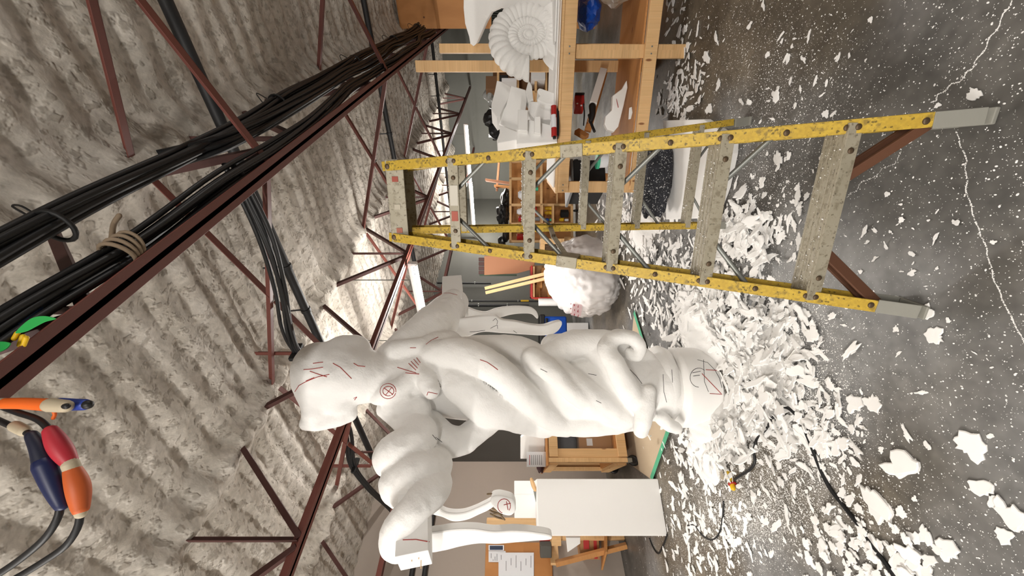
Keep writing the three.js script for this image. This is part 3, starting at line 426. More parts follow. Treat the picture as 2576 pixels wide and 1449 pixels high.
  octoMeshes.push(obj('collar', boxUV(lathe([[0.001, 0.22], [0.19, 0.225], [0.235, 0.25], [0.25, 0.29], [0.235, 0.33], [0.2, 0.35], [0.19, 0.365], [0.205, 0.385], [0.2, 0.41], [0.001, 0.42]]).translate(0.02, 0, 0)), M.eps, OCTO));
  // hanging cut-out tentacles: outlines (px) with a real thickness
  const cut = (name, pts, d, th, lean = 0) => { const o = P(1288, 724.5, d), sc = d / F; return obj(name, slab(pts.map(([x, y]) => [(724.5 - y) * sc, (1288 - x) * sc]), o, RIGHT, UP, th, 0.008, true), M.epsFlat, OCTO); };
  octoMeshes.push(cut('cut_tentacle', [[1150, 766], [1172, 772], [1200, 782], [1222, 784], [1245, 776], [1275, 771], [1310, 770], [1338, 774], [1350, 784], [1354, 798], [1352, 802], [1338, 791], [1315, 789], [1285, 792], [1258, 799], [1220, 806], [1180, 806], [1150, 796]], 2.9, 0.1));
  octoMeshes.push(cut('cut_tentacle', [[1080, 812], [1120, 806], [1170, 800], [1210, 795], [1245, 794], [1260, 803], [1295, 808], [1340, 817], [1370, 818], [1395, 810], [1412, 808], [1414, 815], [1406, 830], [1392, 840], [1370, 844], [1320, 842], [1260, 838], [1210, 836], [1150, 858], [1085, 866]], 2.72, 0.12));
  octoMeshes.push(cut('cut_tentacle', [[1092, 1262], [1112, 1284], [1135, 1291], [1165, 1290], [1195, 1280], [1222, 1267], [1240, 1259], [1246, 1270], [1232, 1283], [1205, 1296], [1175, 1309], [1140, 1313], [1112, 1302], [1085, 1292]], 2.05, 0.05));
  octoMeshes.push(cut('cut_tentacle', [[1075, 1344], [1105, 1337], [1150, 1331], [1195, 1331], [1240, 1337], [1290, 1335], [1345, 1339], [1388, 1349], [1388, 1357], [1345, 1362], [1300, 1366], [1250, 1370], [1205, 1369], [1160, 1376], [1115, 1387], [1080, 1390], [1070, 1370]], 1.86, 0.06));
  { const tip = cut('tentacle_tip', [[1237, 1252], [1252, 1247], [1272, 1250], [1290, 1257], [1297, 1272], [1296, 1288], [1284, 1298], [1262, 1294], [1246, 1282], [1236, 1268]], 2.02, 0.07); octoMeshes.push(tip); }
}

// helper: a softened box whose front face covers pixel rows x0..x1 (top to bottom), y0..y1 (right to left) at distance d, turned by yaw
function pbox(name, x0, y0, x1, y1, d, depth, m, parent = scene, yaw = 0, r = 0.004, ...t) {
  const w = (y1 - y0) / F * d, h = (x1 - x0) / F * d, g = rbox(w, h, depth, r), c = P((x0 + x1) / 2, (y0 + y1) / 2, d); g.translate(0, 0, -depth / 2);
  const q = new THREE.Matrix4().makeRotationY(yaw); g.applyMatrix4(q).applyMatrix4(M4.makeBasis(RIGHT, UP, FWD.clone().negate()).setPosition(c)); return obj(name, g, m, parent, ...t);
}
function pslab(name, pts, d, th, m, parent = scene, smooth = false, yaw = 0, ...t) {   // outline seen in the picture, cut from a real upright sheet of thickness th turned by yaw
  const cx = pts.reduce((s, p) => s + p[0], 0) / pts.length, cy = pts.reduce((s, p) => s + p[1], 0) / pts.length, o = P(cx, cy, d), cam = V(0, H, 0);
  const ex = RIGHT.clone().applyAxisAngle(UP, yaw), ez = new THREE.Vector3().crossVectors(ex, UP), dn = o.clone().sub(cam).dot(ez);
  const q = pts.map(([x, y]) => { const r = P(x, y, 1).sub(cam); r.multiplyScalar(dn / r.dot(ez)).add(cam).sub(o); return [r.dot(ex), r.y]; });
  return obj(name, slab(q, o, ex, UP, th, Math.min(0.006, th / 3), smooth), m, parent, ...t);
}
const pt = (x, y, d) => P(x, y, d);
// ---------- lumber workbench on the right ----------
const BE = [2.92, 1.36], BT = [0.295, -0.955], BN = [0.955, 0.295];
const bp = (s, n, h) => AB(BE[0] + BT[0] * s + BN[0] * n, h, BE[1] + BT[1] * s + BN[1] * n);
{
  const t = thing('workbench', 'long lumber workbench holding foam carvings with an open lower shelf', 'workbench');
  const L = 2.7, D = 0.74, rail = (n, s0, s1, h, dep) => bar(bp(s0, n, h), bp(s1, n, h), 0.038, dep, 0.004);
  const scr = (par, s, h) => { for (const k of [-0.022, 0.022]) { const q = bp(s + k, -0.0205, h), g = new THREE.SphereGeometry(0.006, 10, 6); g.scale(1, 1, 0.4); const nrm = V(-BN[0], 0, BN[1]), tx = V(BT[0], 0, -BT[1]); g.applyMatrix4(M4.makeBasis(tx, UP, nrm).setPosition(q)); obj('screw', g, M.galv, par); } };
  const r1 = obj('rail', rail(0, 0, L, 0.842, 0.089), M.pine, t), r2 = obj('rail', rail(0, 0.02, L, 0.258, 0.089), M.pine, t);
  for (const r of [[r1, 0.842], [r2, 0.258]]) for (const s of [0.035, 0.99, 2.3]) scr(r[0], s, r[1]);
  obj('rail', rail(D, 0, L, 0.842, 0.089), M.pine, t); obj('rail', rail(D, 0.02, L, 0.258, 0.089), M.pine, t);
  for (const [n, sh] of [[0.04, 0], [D - 0.04, 0]]) for (const s of [0.035, 0.99, 2.3]) obj('leg', bar(bp(s, n, 0), bp(s, n, n > 0.5 && s > 0.9 && s < 1.1 ? 2.1 : 0.885), 0.038, 0.089, 0.004, V(BT[0], 0, -BT[1])), M.pine, t);
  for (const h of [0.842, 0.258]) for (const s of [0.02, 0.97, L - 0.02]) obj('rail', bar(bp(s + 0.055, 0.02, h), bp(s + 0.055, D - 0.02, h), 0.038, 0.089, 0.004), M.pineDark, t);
  obj('benchtop', bar(bp(-0.01, D / 2, 0.895), bp(L, D / 2, 0.895), D + 0.05, 0.016, 0.002), M.pine, t);
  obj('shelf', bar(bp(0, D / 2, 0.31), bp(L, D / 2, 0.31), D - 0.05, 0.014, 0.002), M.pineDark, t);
  tag(obj('lumber_stud', bar(bp(1.125, 0.70, 0.32), bp(1.125, 0.70, 1.88), 0.05, 0.07, 0.003, V(BT[0], 0, -BT[1])), M.pine), 'shorter pale stud standing behind the workbench beside the tall corner post', 'lumber');
  // foam sheets on top of the bench
  for (const [i, s0, s1, n0, n1, h] of [[0, 0.03, 1.35, 0.02, 0.68, 0.904], [1, 0.55, 1.5, 0.0, 0.6, 0.919], [2, 1.05, 2.5, 0.02, 0.62, 0.934]]) tag(obj('foam_sheet', bar(bp(s0, (n0 + n1) / 2, h + 0.007), bp(s1, (n0 + n1) / 2, h + 0.007), n1 - n0, 0.013, 0.003), M.epsFlat), ['lowest thin white foam sheet lying flat on the workbench top', 'middle thin white foam sheet lying under the spiral shell', 'uppermost thin white foam sheet under the wave carving'][i], 'foam sheet', 'foam sheets on the bench');
}
// ---------- ribbed spiral shell ----------
{
  const d = 2.93, C0 = P(1331, 92, d), t = thing('shell_carving', 'large round white foam ammonite shell with ribbed spiral whorls', 'sculpture', C0);
  const R0 = 0.340, K = 0.098, turns = 4.6, nT = 900, nC = 22, pos = [], uv = [], idx = [], ex = RIGHT.clone().applyAxisAngle(UP, 0.12), ey = UP, ez = new THREE.Vector3().crossVectors(ex, ey);
  for (let i = 0; i <= nT; i++) {
    const th = i / nT * turns * 2 * Math.PI, R = R0 * Math.exp(-K * th), Rin = R * Math.exp(-K * 2 * Math.PI) * 0.97, c = (R + Rin) / 2, w = (R - Rin) / 2, ph = th * 28 / (2 * Math.PI) * 1.06;
    for (let j = 0; j <= nC; j++) {
      const al = j / nC * 2 * Math.PI, rib = 0.9 + 0.3 * Math.sqrt(Math.abs(Math.cos(Math.PI * ph - 0.9 * Math.cos(al)))) * (0.7 + 0.3 * Math.cos(al)) * (i < nT - 20 ? 1 : 0);
      const er = Math.cos(al) * w * rib * 1.04, zz = Math.sin(al) * w * 0.95 * rib + 0.03 * (R0 - R) / R0, A = Math.PI - th, q = V(0, 0, 0).addScaledVector(ex, Math.cos(A) * (c + er)).addScaledVector(ey, Math.sin(A) * (c + er)).addScaledVector(ez, zz);
      pos.push(q.x, q.y, q.z); uv.push(th * R, al * w);
      if (i < nT && j < nC) { const k = i * (nC + 1) + j; idx.push(k, k + 1, k + nC + 1, k + 1, k + nC + 2, k + nC + 1); }
    }
  }
  const base = pos.length / 3; { const w = (R0 - R0 * Math.exp(-K * 2 * Math.PI) * 0.93) / 2, c = R0 - w, q = ex.clone().multiplyScalar(-c); pos.push(q.x, q.y, q.z); uv.push(0, 0); for (let j = 0; j < nC; j++) idx.push(base, j + 1, j); }
  const g = new THREE.BufferGeometry(); g.setAttribute('position', new THREE.Float32BufferAttribute(pos, 3)); g.setAttribute('uv', new THREE.Float32BufferAttribute(uv, 2)); g.setIndex(idx); g.computeVertexNormals();
  obj('whorl', g, M.eps, t);
  const hub = new THREE.SphereGeometry(0.035, 16, 12); hub.scale(1, 1, 0.8); hub.applyMatrix4(M4.makeBasis(ex, ey, ez).setPosition(ez.clone().multiplyScalar(0.02))); obj('spiral_center', boxUV(hub), M.eps, t);
  const ft = slab([[-0.22, -0.215], [-0.12, -0.11], [0.02, -0.13], [0.18, -0.1], [0.25, -0.215]].map(p => p), V(0, 0, 0).addScaledVector(ez, 0.06), ex, ey, 0.16, 0.01, true); obj('plinth', ft, M.eps, t);
}
// wave carving beside the shell
{
  const t = thing('wave_carving', 'tall white foam wave carving with a hooked crest right of the shell', 'sculpture');
  pslab('wave_profile', [[1172, -120], [1167, -40], [1166, 20], [1170, 60], [1180, 92], [1183, 110], [1191, 116], [1199, 109], [1211, 82], [1224, 52], [1238, 28], [1260, 18], [1282, 21], [1291, 34], [1300, 60], [1340, 75], [1408, 60], [1412, -40], [1412, -120]], 3.08, 0.3, M.eps, t, false, -0.6);
  
}
// foam offcuts piled on the bench
[
  [[[1250, 202], [1262, 205], [1284, 218], [1288, 232], [1270, 262], [1258, 290], [1250, 296], [1236, 276], [1236, 262], [1245, 228]], 2.98, 0.16, 0.25, 'slanted white foam block with a bright cut top nearest the shell'],
  [[[1286, 215], [1322, 226], [1326, 255], [1318, 292], [1302, 330], [1256, 312], [1262, 286], [1274, 262]], 2.99, 0.18, -0.2, 'large grey-white foam offcut in the middle of the bench pile'],
  [[[1256, 314], [1304, 332], [1300, 352], [1252, 360], [1250, 352], [1258, 330]], 2.93, 0.2, 0.2, 'low foam block with chamfered corner nearest the ladder'],
  [[[1300, 325], [1330, 300], [1400, 318], [1402, 358], [1300, 362]], 2.9, 0.16, 0.1, 'broad white foam board at the near corner of the bench pile'],
  [[[1303, 275], [1328, 276], [1328, 330], [1303, 326]], 2.86, 0.07, 0.1, 'thin upright foam strip left of two others in the pile'],
  [[[1345, 292], [1360, 292], [1361, 338], [1344, 334]], 2.85, 0.05, -0.1, 'short upright foam strip leaning in the pile above the red tube'],
  [[[1330, 255], [1384, 256], [1386, 300], [1345, 300], [1328, 280]], 2.95, 0.15, 0.15, 'square white foam offcut behind the red tube'],
  [[[1330, 200], [1338, 215], [1342, 252], [1328, 258], [1322, 230]], 2.96, 0.1, 0, 'small pointed foam chip wedged under the shell'],
].forEach(([p, d, th, yaw, lab]) => pslab('foam_offcut', p, d, th, M.epsFlat, scene, false, yaw, lab, 'foam block', 'foam offcuts on the bench'));
pslab('foam_offcut', [[1352, 228], [1356, 222], [1372, 226], [1388, 232], [1398, 236], [1404, 250], [1402, 264], [1378, 262], [1352, 250], [1358, 240]], 2.92, 0.12, M.eps, scene, true, 0.1, 'rounded carved foam scrap on the bench right of the red tube', 'foam block', 'foam offcuts on the bench');
{ const t = thing('sealant_tube', 'red cartridge tube with a white label lying at the bench edge', 'tube'), d = 2.86; obj('cartridge', rod(P(1393, 267, d), P(1394, 343, d), 0.021, 20), M.red, t); obj('label', rod(P(1393, 290, d), P(1393.5, 322, d), 0.0216, 20), M.paper, t, 'grey printed label'); obj('cap', rod(P(1394, 343, d), P(1395, 349, d), 0.012, 12), M.black, t); pbox('tray', 1401, 272, 1407, 342, d + 0.02, 0.06, M.black, t); }
// things on the lower shelf
{ const t = thing('battery_charger', 'red tool battery charger hanging under the workbench top', 'charger'); pbox('case', 1447, 232, 1471, 268, 3.3, 0.12, M.red, t, 0.2, 0.012); for (const [x, y] of [[1450, 258], [1460, 262]]) pbox('socket', x, y, x + 5, y + 4, 3.29, 0.02, M.paper, t, 0.2); pbox('clip', 1447, 232, 1471, 236, 3.29, 0.03, M.black, t, 0.2); obj('cord', tube([P(1468, 262, 3.28), P(1470, 285, 3.29), P(1468, 315, 3.3)], 0.006, 16, 6), M.cable, t); }
{ const t = thing('power_tool', 'black handheld power tool lying on a foam scrap under the bench', 'tool'); obj('body', tube([P(1490, 268, 3.2), P(1490, 290, 3.19), P(1486, 305, 3.19)], k => 0.03 - 0.01 * k, 20, 12), M.black, t); obj('handle', tube([P(1482, 290, 3.19), P(1488, 312, 3.18), P(1495, 330, 3.17)], 0.012, 16, 8), M.black, t); }
const leanBoard = pslab('foam_board', [[1577, 202], [1579, 220], [1570, 262], [1556, 318], [1545, 331], [1528, 326], [1521, 312], [1524, 292], [1540, 276], [1542, 240], [1566, 222]], 3.0, 0.05, M.epsFlat, scene, false, -0.15, 'large pointed white foam board leaning on the lower shelf of the bench', 'foam board');
obj('pen_mark', tube([P(1548, 238, 2.99), P(1552, 255, 2.992), P(1555, 270, 2.992)], 0.0025, 14, 6), M.markerRed, leanBoard, 'purple pen stroke');
pslab('foam_chip', [[1584, 270], [1590, 268], [1592, 282], [1588, 297], [1582, 298], [1583, 283]], 2.94, 0.02, M.epsFlat, scene, false, 0.1, 'small white foam chip standing on the lower shelf edge', 'foam piece');
for (const [x0, y0, x1, y1, d0, d1, lab] of [[1518, 176, 1492, 262, 3.35, 3.2, 'whitish board sloping across the space under the bench'], [1520, 182, 1478, 330, 3.55, 3.5, 'brown timber lying behind the sloping board under the bench'], [1450, 330, 1476, 345, 3.5, 3.45, 'short pale batten near the charger under the bench']]) tag(obj('timber_offcut', bar(P(x0, y0, d0), P(x1, y1, d1), 0.04, 0.06, 0.003), lab[0] === 'w' ? M.epsFlat : M.pineDark), lab, 'lumber');
{ const t = thing('storage_crate', 'black plastic crate on the lower shelf behind the ladder', 'crate'); pbox('body', 1442, 398, 1524, 474, 3.22, 0.35, M.blackMatte, t, 0.2, 0.015); pbox('rim', 1436, 396, 1443, 478, 3.21, 0.38, M.grey, t, 0.2, 0.004); }
{ const t = thing('plastic_tub', 'small clear tub with a green lid on the lower shelf', 'tub'); const p = P(1516, 405, 3.08); const g = new THREE.CylinderGeometry(0.055, 0.05, 0.07, 24); g.translate(p.x, p.y, p.z); obj('body', g, M.paper, t); const l = new THREE.CylinderGeometry(0.062, 0.062, 0.02, 24); l.translate(p.x, p.y + 0.04, p.z); obj('lid', l, M.green, t); }
{ const t = thing('blue_bag', 'crumpled bright blue plastic bag stuffed behind the bench', 'bag'); const g = new THREE.IcosahedronGeometry(0.12, 4), p = g.attributes.position; for (let i = 0; i < p.count; i++) { const k = 1 + 0.5 * (n3(p.getX(i) * 22 + 9, p.getY(i) * 22, p.getZ(i) * 22, 3) - 0.5); p.setXYZ(i, p.getX(i) * k * 1.3, p.getY(i) * k * 0.8, p.getZ(i) * k); } g.computeVertexNormals(); const q = P(1480, 30, 3.2); obj('bag', g.translate(q.x, q.y, q.z), M.blue, t); }
{ const t = thing('clear_bag', 'pale translucent plastic bag of scraps under the bench beside the blue bag', 'bag'); const g = new THREE.IcosahedronGeometry(0.16, 4), p = g.attributes.position; for (let i = 0; i < p.count; i++) { const k = 1 + 0.35 * (n3(p.getX(i) * 16 + 3, p.getY(i) * 16, p.getZ(i) * 16, 8) - 0.5); p.setXYZ(i, p.getX(i) * k, p.getY(i) * k * 0.9, p.getZ(i) * k); } g.computeVertexNormals(); const q = bp(1.5, 0.3, 0.47); obj('bag', g.translate(q.x, q.y, q.z), std(0xa59a8c, 0.35), t); }
{ const t = thing('dark_bin', 'dark ribbed plastic bin behind the foam wave carving', 'bin'); for (let i = 0; i < 9; i++) pbox('rib', 1236, 22 + i * 6, 1292, 26.5 + i * 6, 3.62, 0.05, std(0x3c423e, 0.7), t, 0, 0.008); pbox('body', 1236, 20, 1292, 76, 3.65, 0.3, M.blackMatte, t); }

// ---------- tall foam slab and the things behind the sculpture ----------
{
  const A = RF(-1.623, 3.30, 0), B = RF(-1.982, 3.10, 0), w = B.clone().sub(A).normalize(), n = RIGHT.clone().multiplyScalar(-0.55).addScaledVector(FWD, 0.835).normalize();
  const t = thing('foam_block', 'tall plain white foam block standing upright on the floor left of the sculpture', 'foam block');
  const c = A.clone().lerp(B, 0.5).addScaledVector(n, 0.13).setY(0.521), g = rbox(A.distanceTo(B), 1.04, 0.26, 0.006), z = new THREE.Vector3().crossVectors(w, UP); if (z.dot(n) < 0) w.negate();
  obj('block', g.applyMatrix4(M4.makeBasis(w, UP, new THREE.Vector3().crossVectors(w, UP)).setPosition(c)), M.epsFlat, t);
}
pbox('foam_cube', 1294, 1241, 1350, 1306, 3.42, 0.2, M.epsFlat, scene, -0.1, 0.004, 'small white foam box sitting on top of the tall foam block', 'foam block');
{ const t = thing('hand_saw', 'wooden handled saw poking up behind the tall foam block', 'saw'); obj('handle', tube([P(1337, 1206, 3.32), P(1342, 1222, 3.32), P(1346, 1232, 3.33)], k => 0.014 + 0.004 * Math.sin(k * 3), 16, 10), M.pine, t); obj('blade', bar(P(1346, 1234, 3.33), P(1352, 1262, 3.36), 0.003, 0.03, 0.001), M.galv, t); }
pbox('lumber_stud', 1224, 1309, 1583, 1327, 4.1, 0.06, M.pine, scene, 0.1, 0.004, 'upright pale stud standing behind the tall foam block', 'lumber');
{ const g = []; for (let i = 0; i < 9; i++) { const y = 1240 + rr(0, 55), x0 = 1226 + rr(0, 14); g.push(tube([P(x0, y, 2.06), P(x0 + rr(4, 14), y + rr(-8, 8), 2.05 + rr(0, 0.03)), P(x0 + 26 + rr(0, 20), y + rr(-14, 14), 2.07)], 0.005, 12, 6)); } obj('twine', g, std(0x7d6a52, 0.95), OCTO, 'frayed brown twine'); }
// wheeled timber cart
{
  const t = thing('rolling_cart', 'rough timber cart on black casters with clear plastic around its sides', 'cart');
  const O = RF(-1.70, 3.80, 0), ex = RIGHT.clone().multiplyScalar(0.86).addScaledVector(FWD, 0.5).normalize(), ey = V(-ex.z, 0, ex.x); if (ey.dot(RIGHT) > 0) ey.negate();   // near corner post, one side runs right, the other left
  const q = (u, v, h) => O.clone().addScaledVector(ex, u).addScaledVector(ey, v).setY(h), Lx = 1.0, Ly = 0.85;
  for (const [u, v] of [[0, 0], [Lx, 0], [0, Ly], [Lx, Ly]]) { obj('post', bar(q(u, v, 0.12), q(u, v, 0.89), 0.089, 0.04, 0.004, ex), M.pine, t); obj('post', bar(q(u + (u ? -0.064 : 0.064), v, 0.12), q(u + (u ? -0.064 : 0.064), v, 0.89), 0.089, 0.04, 0.004, ey), M.pine, t);
    const w = new THREE.TorusGeometry(0.038, 0.018, 10, 20); const c = q(u, v, 0.056); w.translate(c.x, c.y, c.z); const ca = obj('caster', [w, cyl(0.03, 0.03, 0.02, 16).rotateX(Math.PI / 2).translate(c.x, c.y, c.z)], M.black, t); obj('fork', bar(q(u, v, 0.07), q(u, v, 0.125), 0.05, 0.045, 0.003, ex), M.galv, ca); }
  for (const h of [0.84, 0.16]) { obj('rail', bar(q(0.03, -0.02, h), q(Lx, -0.02, h), 0.038, 0.089, 0.004), M.pine, t); obj('rail', bar(q(-0.02, 0.03, h), q(-0.02, Ly, h), 0.038, 0.089, 0.004), M.pine, t); obj('rail', bar(q(0, Ly, h), q(Lx, Ly, h), 0.038, 0.089, 0.004), M.pine, t); obj('rail', bar(q(Lx, 0, h), q(Lx, Ly, h), 0.038, 0.089, 0.004), M.pine, t); }
  obj('top', bar(q(Lx / 2, -0.04, 0.9), q(Lx / 2, Ly + 0.04, 0.9), Lx + 0.1, 0.018, 0.002), M.ply, t); obj('deck', bar(q(Lx / 2, 0, 0.21), q(Lx / 2, Ly, 0.21), Lx, 0.016, 0.002), M.ply, t);
  obj('plastic_sheet', bar(q(0.05, 0.03, 0.5), q(Lx - 0.03, 0.03, 0.5), 0.002, 0.6, 0), M.plastic, t);
  const card = thing('cardboard_box', 'brown cardboard box with a white label inside the timber cart', 'box'); obj('carton', bar(q(0.12, 0.3, 0.39), q(0.62, 0.3, 0.39), 0.4, 0.34, 0.004), M.card, card); obj('label', bar(q(0.15, 0.098, 0.45), q(0.22, 0.098, 0.45), 0.002, 0.06, 0), M.paper, card);
  const c2 = thing('cloth_heap', 'grey folded cloth stacked inside the cart above the carton', 'cloth'); obj('cloth', bar(q(0.08, 0.35, 0.66), q(0.7, 0.35, 0.66), 0.4, 0.18, 0.05), std(0x4c5058, 0.9), c2);
  const p1 = thing('foam_plate', 'white foam plate propped on top of the timber cart', 'foam piece'); obj('plate', slab([[0, 0], [0.28, 0.0], [0.28, 0.17], [0.22, 0.25], [0, 0.25]].map(p => [p[0] - 0.1, p[1]]), q(0.12, 0.12, 0.912), RIGHT, UP, 0.05), M.epsFlat, p1);
  const p2 = thing('printed_sheet', 'white printed safety sheet standing on the cart in front of the foam plate', 'paper'); obj('sheet', slab([[0, 0], [0.15, 0], [0.15, 0.19], [0, 0.19]], q(-0.03, 0.1, 0.912).addScaledVector(RIGHT, -0.02), RIGHT, UP, 0.002, 0.0004), M.paper, p2);
  for (let i = 0; i < 7; i++) obj('print_line', slab([[0, 0], [0.1, 0], [0.1, 0.006], [0, 0.006]], q(-0.03, 0.1, 0.95 + i * 0.02).addScaledVector(RIGHT, 0.0).addScaledVector(FWD, -0.001), RIGHT, UP, 0.001, 0), i === 6 ? M.red : M.grey, p2);
  const g = new THREE.IcosahedronGeometry(0.075, 3), pp = g.attributes.position; for (let i = 0; i < pp.count; i++) { const k = 1 + 0.5 * (n3(pp.getX(i) * 30, pp.getY(i) * 30, pp.getZ(i) * 30, 2) - 0.5); pp.setXYZ(i, pp.getX(i) * k * 1.6, pp.getY(i) * k * 0.55, pp.getZ(i) * k); } g.computeVertexNormals(); const c = q(0.02, 0.32, 0.95); tag(obj('plastic_pouch', g.translate(c.x, c.y, c.z), std(0x3a2228, 0.25)), 'shiny dark red plastic pouch lying on the cart top', 'bag');
}
// flat board with green tape, on the floor behind the drum
{ const t = thing('floor_board', 'flat beige board with green tape along its edges on the floor behind the sculpture', 'board'); const ps = [[1595, 785], [1684, 1074], [1638, 1206], [1560, 1150]].map(p => PFl(p[0], p[1], 0.018)); const sh = ps.map(p => [p.x, -p.z]); obj('sheet', slab(sh, V(0, 0.018, 0), V(1, 0, 0), V(0, 0, -1), 0.014, 0.001), std(0xb9a78e, 0.8), t); for (const [a, b] of [[0, 1], [1, 2]]) obj('tape', bar(ps[a].clone().setY(0.0196), ps[b].clone().setY(0.0196), 0.05, 0.001, 0), std(0x4fa882, 0.6), t); }
// work table, boxes and papers by the left wall
{
  const t = thing('side_table', 'narrow timber side table behind the tall foam block', 'table');
  pbox('leg', 1388, 1352, 1412, 1374, 4.2, 0.06, M.pine, t); 
  obj('rail', bar(P(1392, 1345, 4.5), P(1396, 1420, 4.2), 0.04, 0.09, 0.004), M.pine, t); obj('leg', bar(P(1398, 1418, 4.2), P(1585, 1372, 4.2).setY(0.0), 0.05, 0.05, 0.004), M.pineDark, t); obj('leg', bar(P(1398, 1352, 4.3), P(1400, 1352, 4.3).setY(0), 0.05, 0.05, 0.004), M.pine, t); obj('shelf', bar(P(1520, 1340, 4.4), P(1520, 1412, 4.15), 0.4, 0.02, 0.003), M.pineDark, t);
}
{ const t = thing('printed_carton', 'printed cardboard carton with red bands under the side table', 'box'); pbox('carton', 1460, 1356, 1508, 1404, 4.28, 0.3, M.card, t, 0.3); pbox('band', 1494, 1356, 1502, 1402, 4.275, 0.004, M.red, t, 0.3, 0); pbox('emblem', 1468, 1360, 1482, 1380, 4.275, 0.004, M.red, t, 0.3, 0); }
pslab('foam_plate', [[1424, 1352], [1460, 1352], [1460, 1368], [1428, 1390]], 4.1, 0.04, M.epsFlat, scene, false, 0.2, 'white foam plate leaning beside the printed carton', 'foam piece');
pbox('metal_can', 1359, 1374, 1388, 1404, 4.2, 0.1, std(0x55524c, 0.5, { metalness: 0.4 }), scene, 0.1, 0.01, 'dark metal tin on the side table below the pinned papers', 'tin');
pbox('spray_box', 1358, 1360, 1384, 1372, 4.3, 0.08, M.red, scene, 0.1, 0.004, 'small red package beside the dark metal tin', 'package');
{ const t = thing('pin_board', 'tan plywood notice board on the left wall with drawings pinned to it', 'board'); const wd = (y, o) => (5.15 - o) / (SN * 0 + 0.629 - 0.777 * (724.5 - y) / F), rect = (x0, y0, x1, y1) => [[x0, y0], [x0, y1], [x1, y1], [x1, y0]], YW = 0.8905;
  const mid = (p) => p.reduce((s, q) => s + q[1], 0) / p.length, flat = (nm, p, o, th, m, par) => pslab(nm, p, wd(mid(p), o), th, m, par, false, YW);
  flat('panel', [[1222, 1364], [1372, 1364], [1388, 1372], [1396, 1620], [1214, 1620]], 0.022, 0.02, M.ply, t);
  const sheet = (x0, y0, x1, y1, o, lab, dark) => { const s = thing('drawing_sheet', lab, 'paper'); flat('sheet', rect(x0, y0, x1, y1), o, 0.002, M.paper, s); if (dark) flat('picture', rect(x0 + 3, y0 + 2, x1 - 3, y1 - 2), o + 0.002, 0.0015, std(0x2c3850, 0.6), s); else for (let i = 0; i < 7; i++) { const xx = mix(x0 + 6, x1 - 8, i / 6), yy = y0 + 6 + ((i * 37) % 22); flat('print_line', rect(xx, yy, xx + 1.2, Math.min(y1 - 3, yy + 12 + (i * 13) % 20)), o + 0.002, 0.0015, M.grey, s); } };
  sheet(1229, 1371, 1268, 1385, 0.032, 'small dark blue picture card pinned at the top of the notice board', true); sheet(1229, 1386, 1272, 1414, 0.028, 'small white printed sheet pinned under the blue picture card'); sheet(1254, 1390, 1343, 1480, 0.033, 'large white technical drawing covering the notice board'); }
// ---------- far back: racks, crates, leaning timber ----------
{
  const t = thing('cubby_rack', 'long pine cubby rack on casters against the grey wall filled with supplies', 'rack'); const d = 7.3;
  const post = (x0, y0, x1, y1, dd = d, nm = 'post', m = M.pine) => pbox(nm, x0, y0, x1, y1, dd, 0.06, m, t);
  for (const y of [402, 446, 512, 560, 604]) post(1281, y, 1442, y + 6);
  for (const x of [1281, 1359, 1436]) post(x, 402, x + 6, 610, d, 'shelf'); pbox('back_panel', 1283, 402, 1440, 610, d + 0.34, 0.012, M.pineDark, t); for (const x of [1321, 1400]) post(x, 404, x + 3, 512, d + 0.02, 'divider'); for (const y of [404, 470, 530, 604]) { const w = new THREE.TorusGeometry(0.04, 0.018, 8, 16), c = P(1449, y, d + 0.05); w.rotateY(0.6); w.translate(c.x, c.y, c.z); obj('caster', w, M.black, t); }
  for (const [x, y] of [[1362, 515], [1390, 515]]) pbox('drawer_rail', x, y, x + 4, y + 46, d - 0.2, 0.2, M.pine, t);
  const sup = [[1303, 480, 1318, 500, M.paper, 'white jars'], [1322, 485, 1340, 496, M.blue, 'blue can'], [1300, 525, 1318, 540, M.paper, 'white bottle'], [1304, 545, 1322, 556, M.red, 'red and white box'], [1290, 560, 1315, 566, M.paper, 'white cup'], [1330, 520, 1350, 540, M.red, 'red canister'], [1345, 545, 1358, 556, M.grey, 'grey tin'], [1370, 519, 1392, 529, M.yellowPlastic, 'yellow tub'], [1370, 531, 1392, 540, M.yellowPlastic, 'yellow jug'], [1371, 549, 1380, 557, M.blue, 'blue tape roll'], [1382, 549, 1393, 557, M.green, 'green tape roll'], [1406, 548, 1418, 557, M.yellowPlastic, 'yellow tape roll'], [1420, 550, 1430, 557, M.paper, 'pale bottle'], [1300, 590, 1316, 602, M.red, 'red package'], [1340, 470, 1354, 480, M.green, 'green bottle'], [1410, 530, 1430, 545, M.blackMatte, 'black case']];
  sup.forEach(([x0, y0, x1, y1, m, w], i) => { const o = thing('supply_' + ['jar', 'can', 'bottle', 'box', 'cup', 'canister', 'tin', 'tub', 'jug', 'roll', 'roll', 'roll', 'bottle', 'package', 'bottle', 'case'][i], 'small ' + w + ' sitting in the pine cubby rack', w.split(' ').pop()); const p = P((x0 + x1) / 2, (y0 + y1) / 2, d + 0.1), hh = (x1 - x0) / F * d, ww = (y1 - y0) / F * d; const g = /box|package|case/.test(w) ? rbox(ww, hh, ww, 0.005) : boxUV(new THREE.LatheGeometry([[0.001, 0], [0.48, 0], [0.5, 0.05], [0.5, 0.75], [0.36, 0.88], [0.36, 1], [0.001, 1]].map(q => new THREE.Vector2(q[0] * ww, (q[1] - 0.5) * hh)), 16)); obj('body', g.translate(p.x, p.y, p.z), m, o); });
}
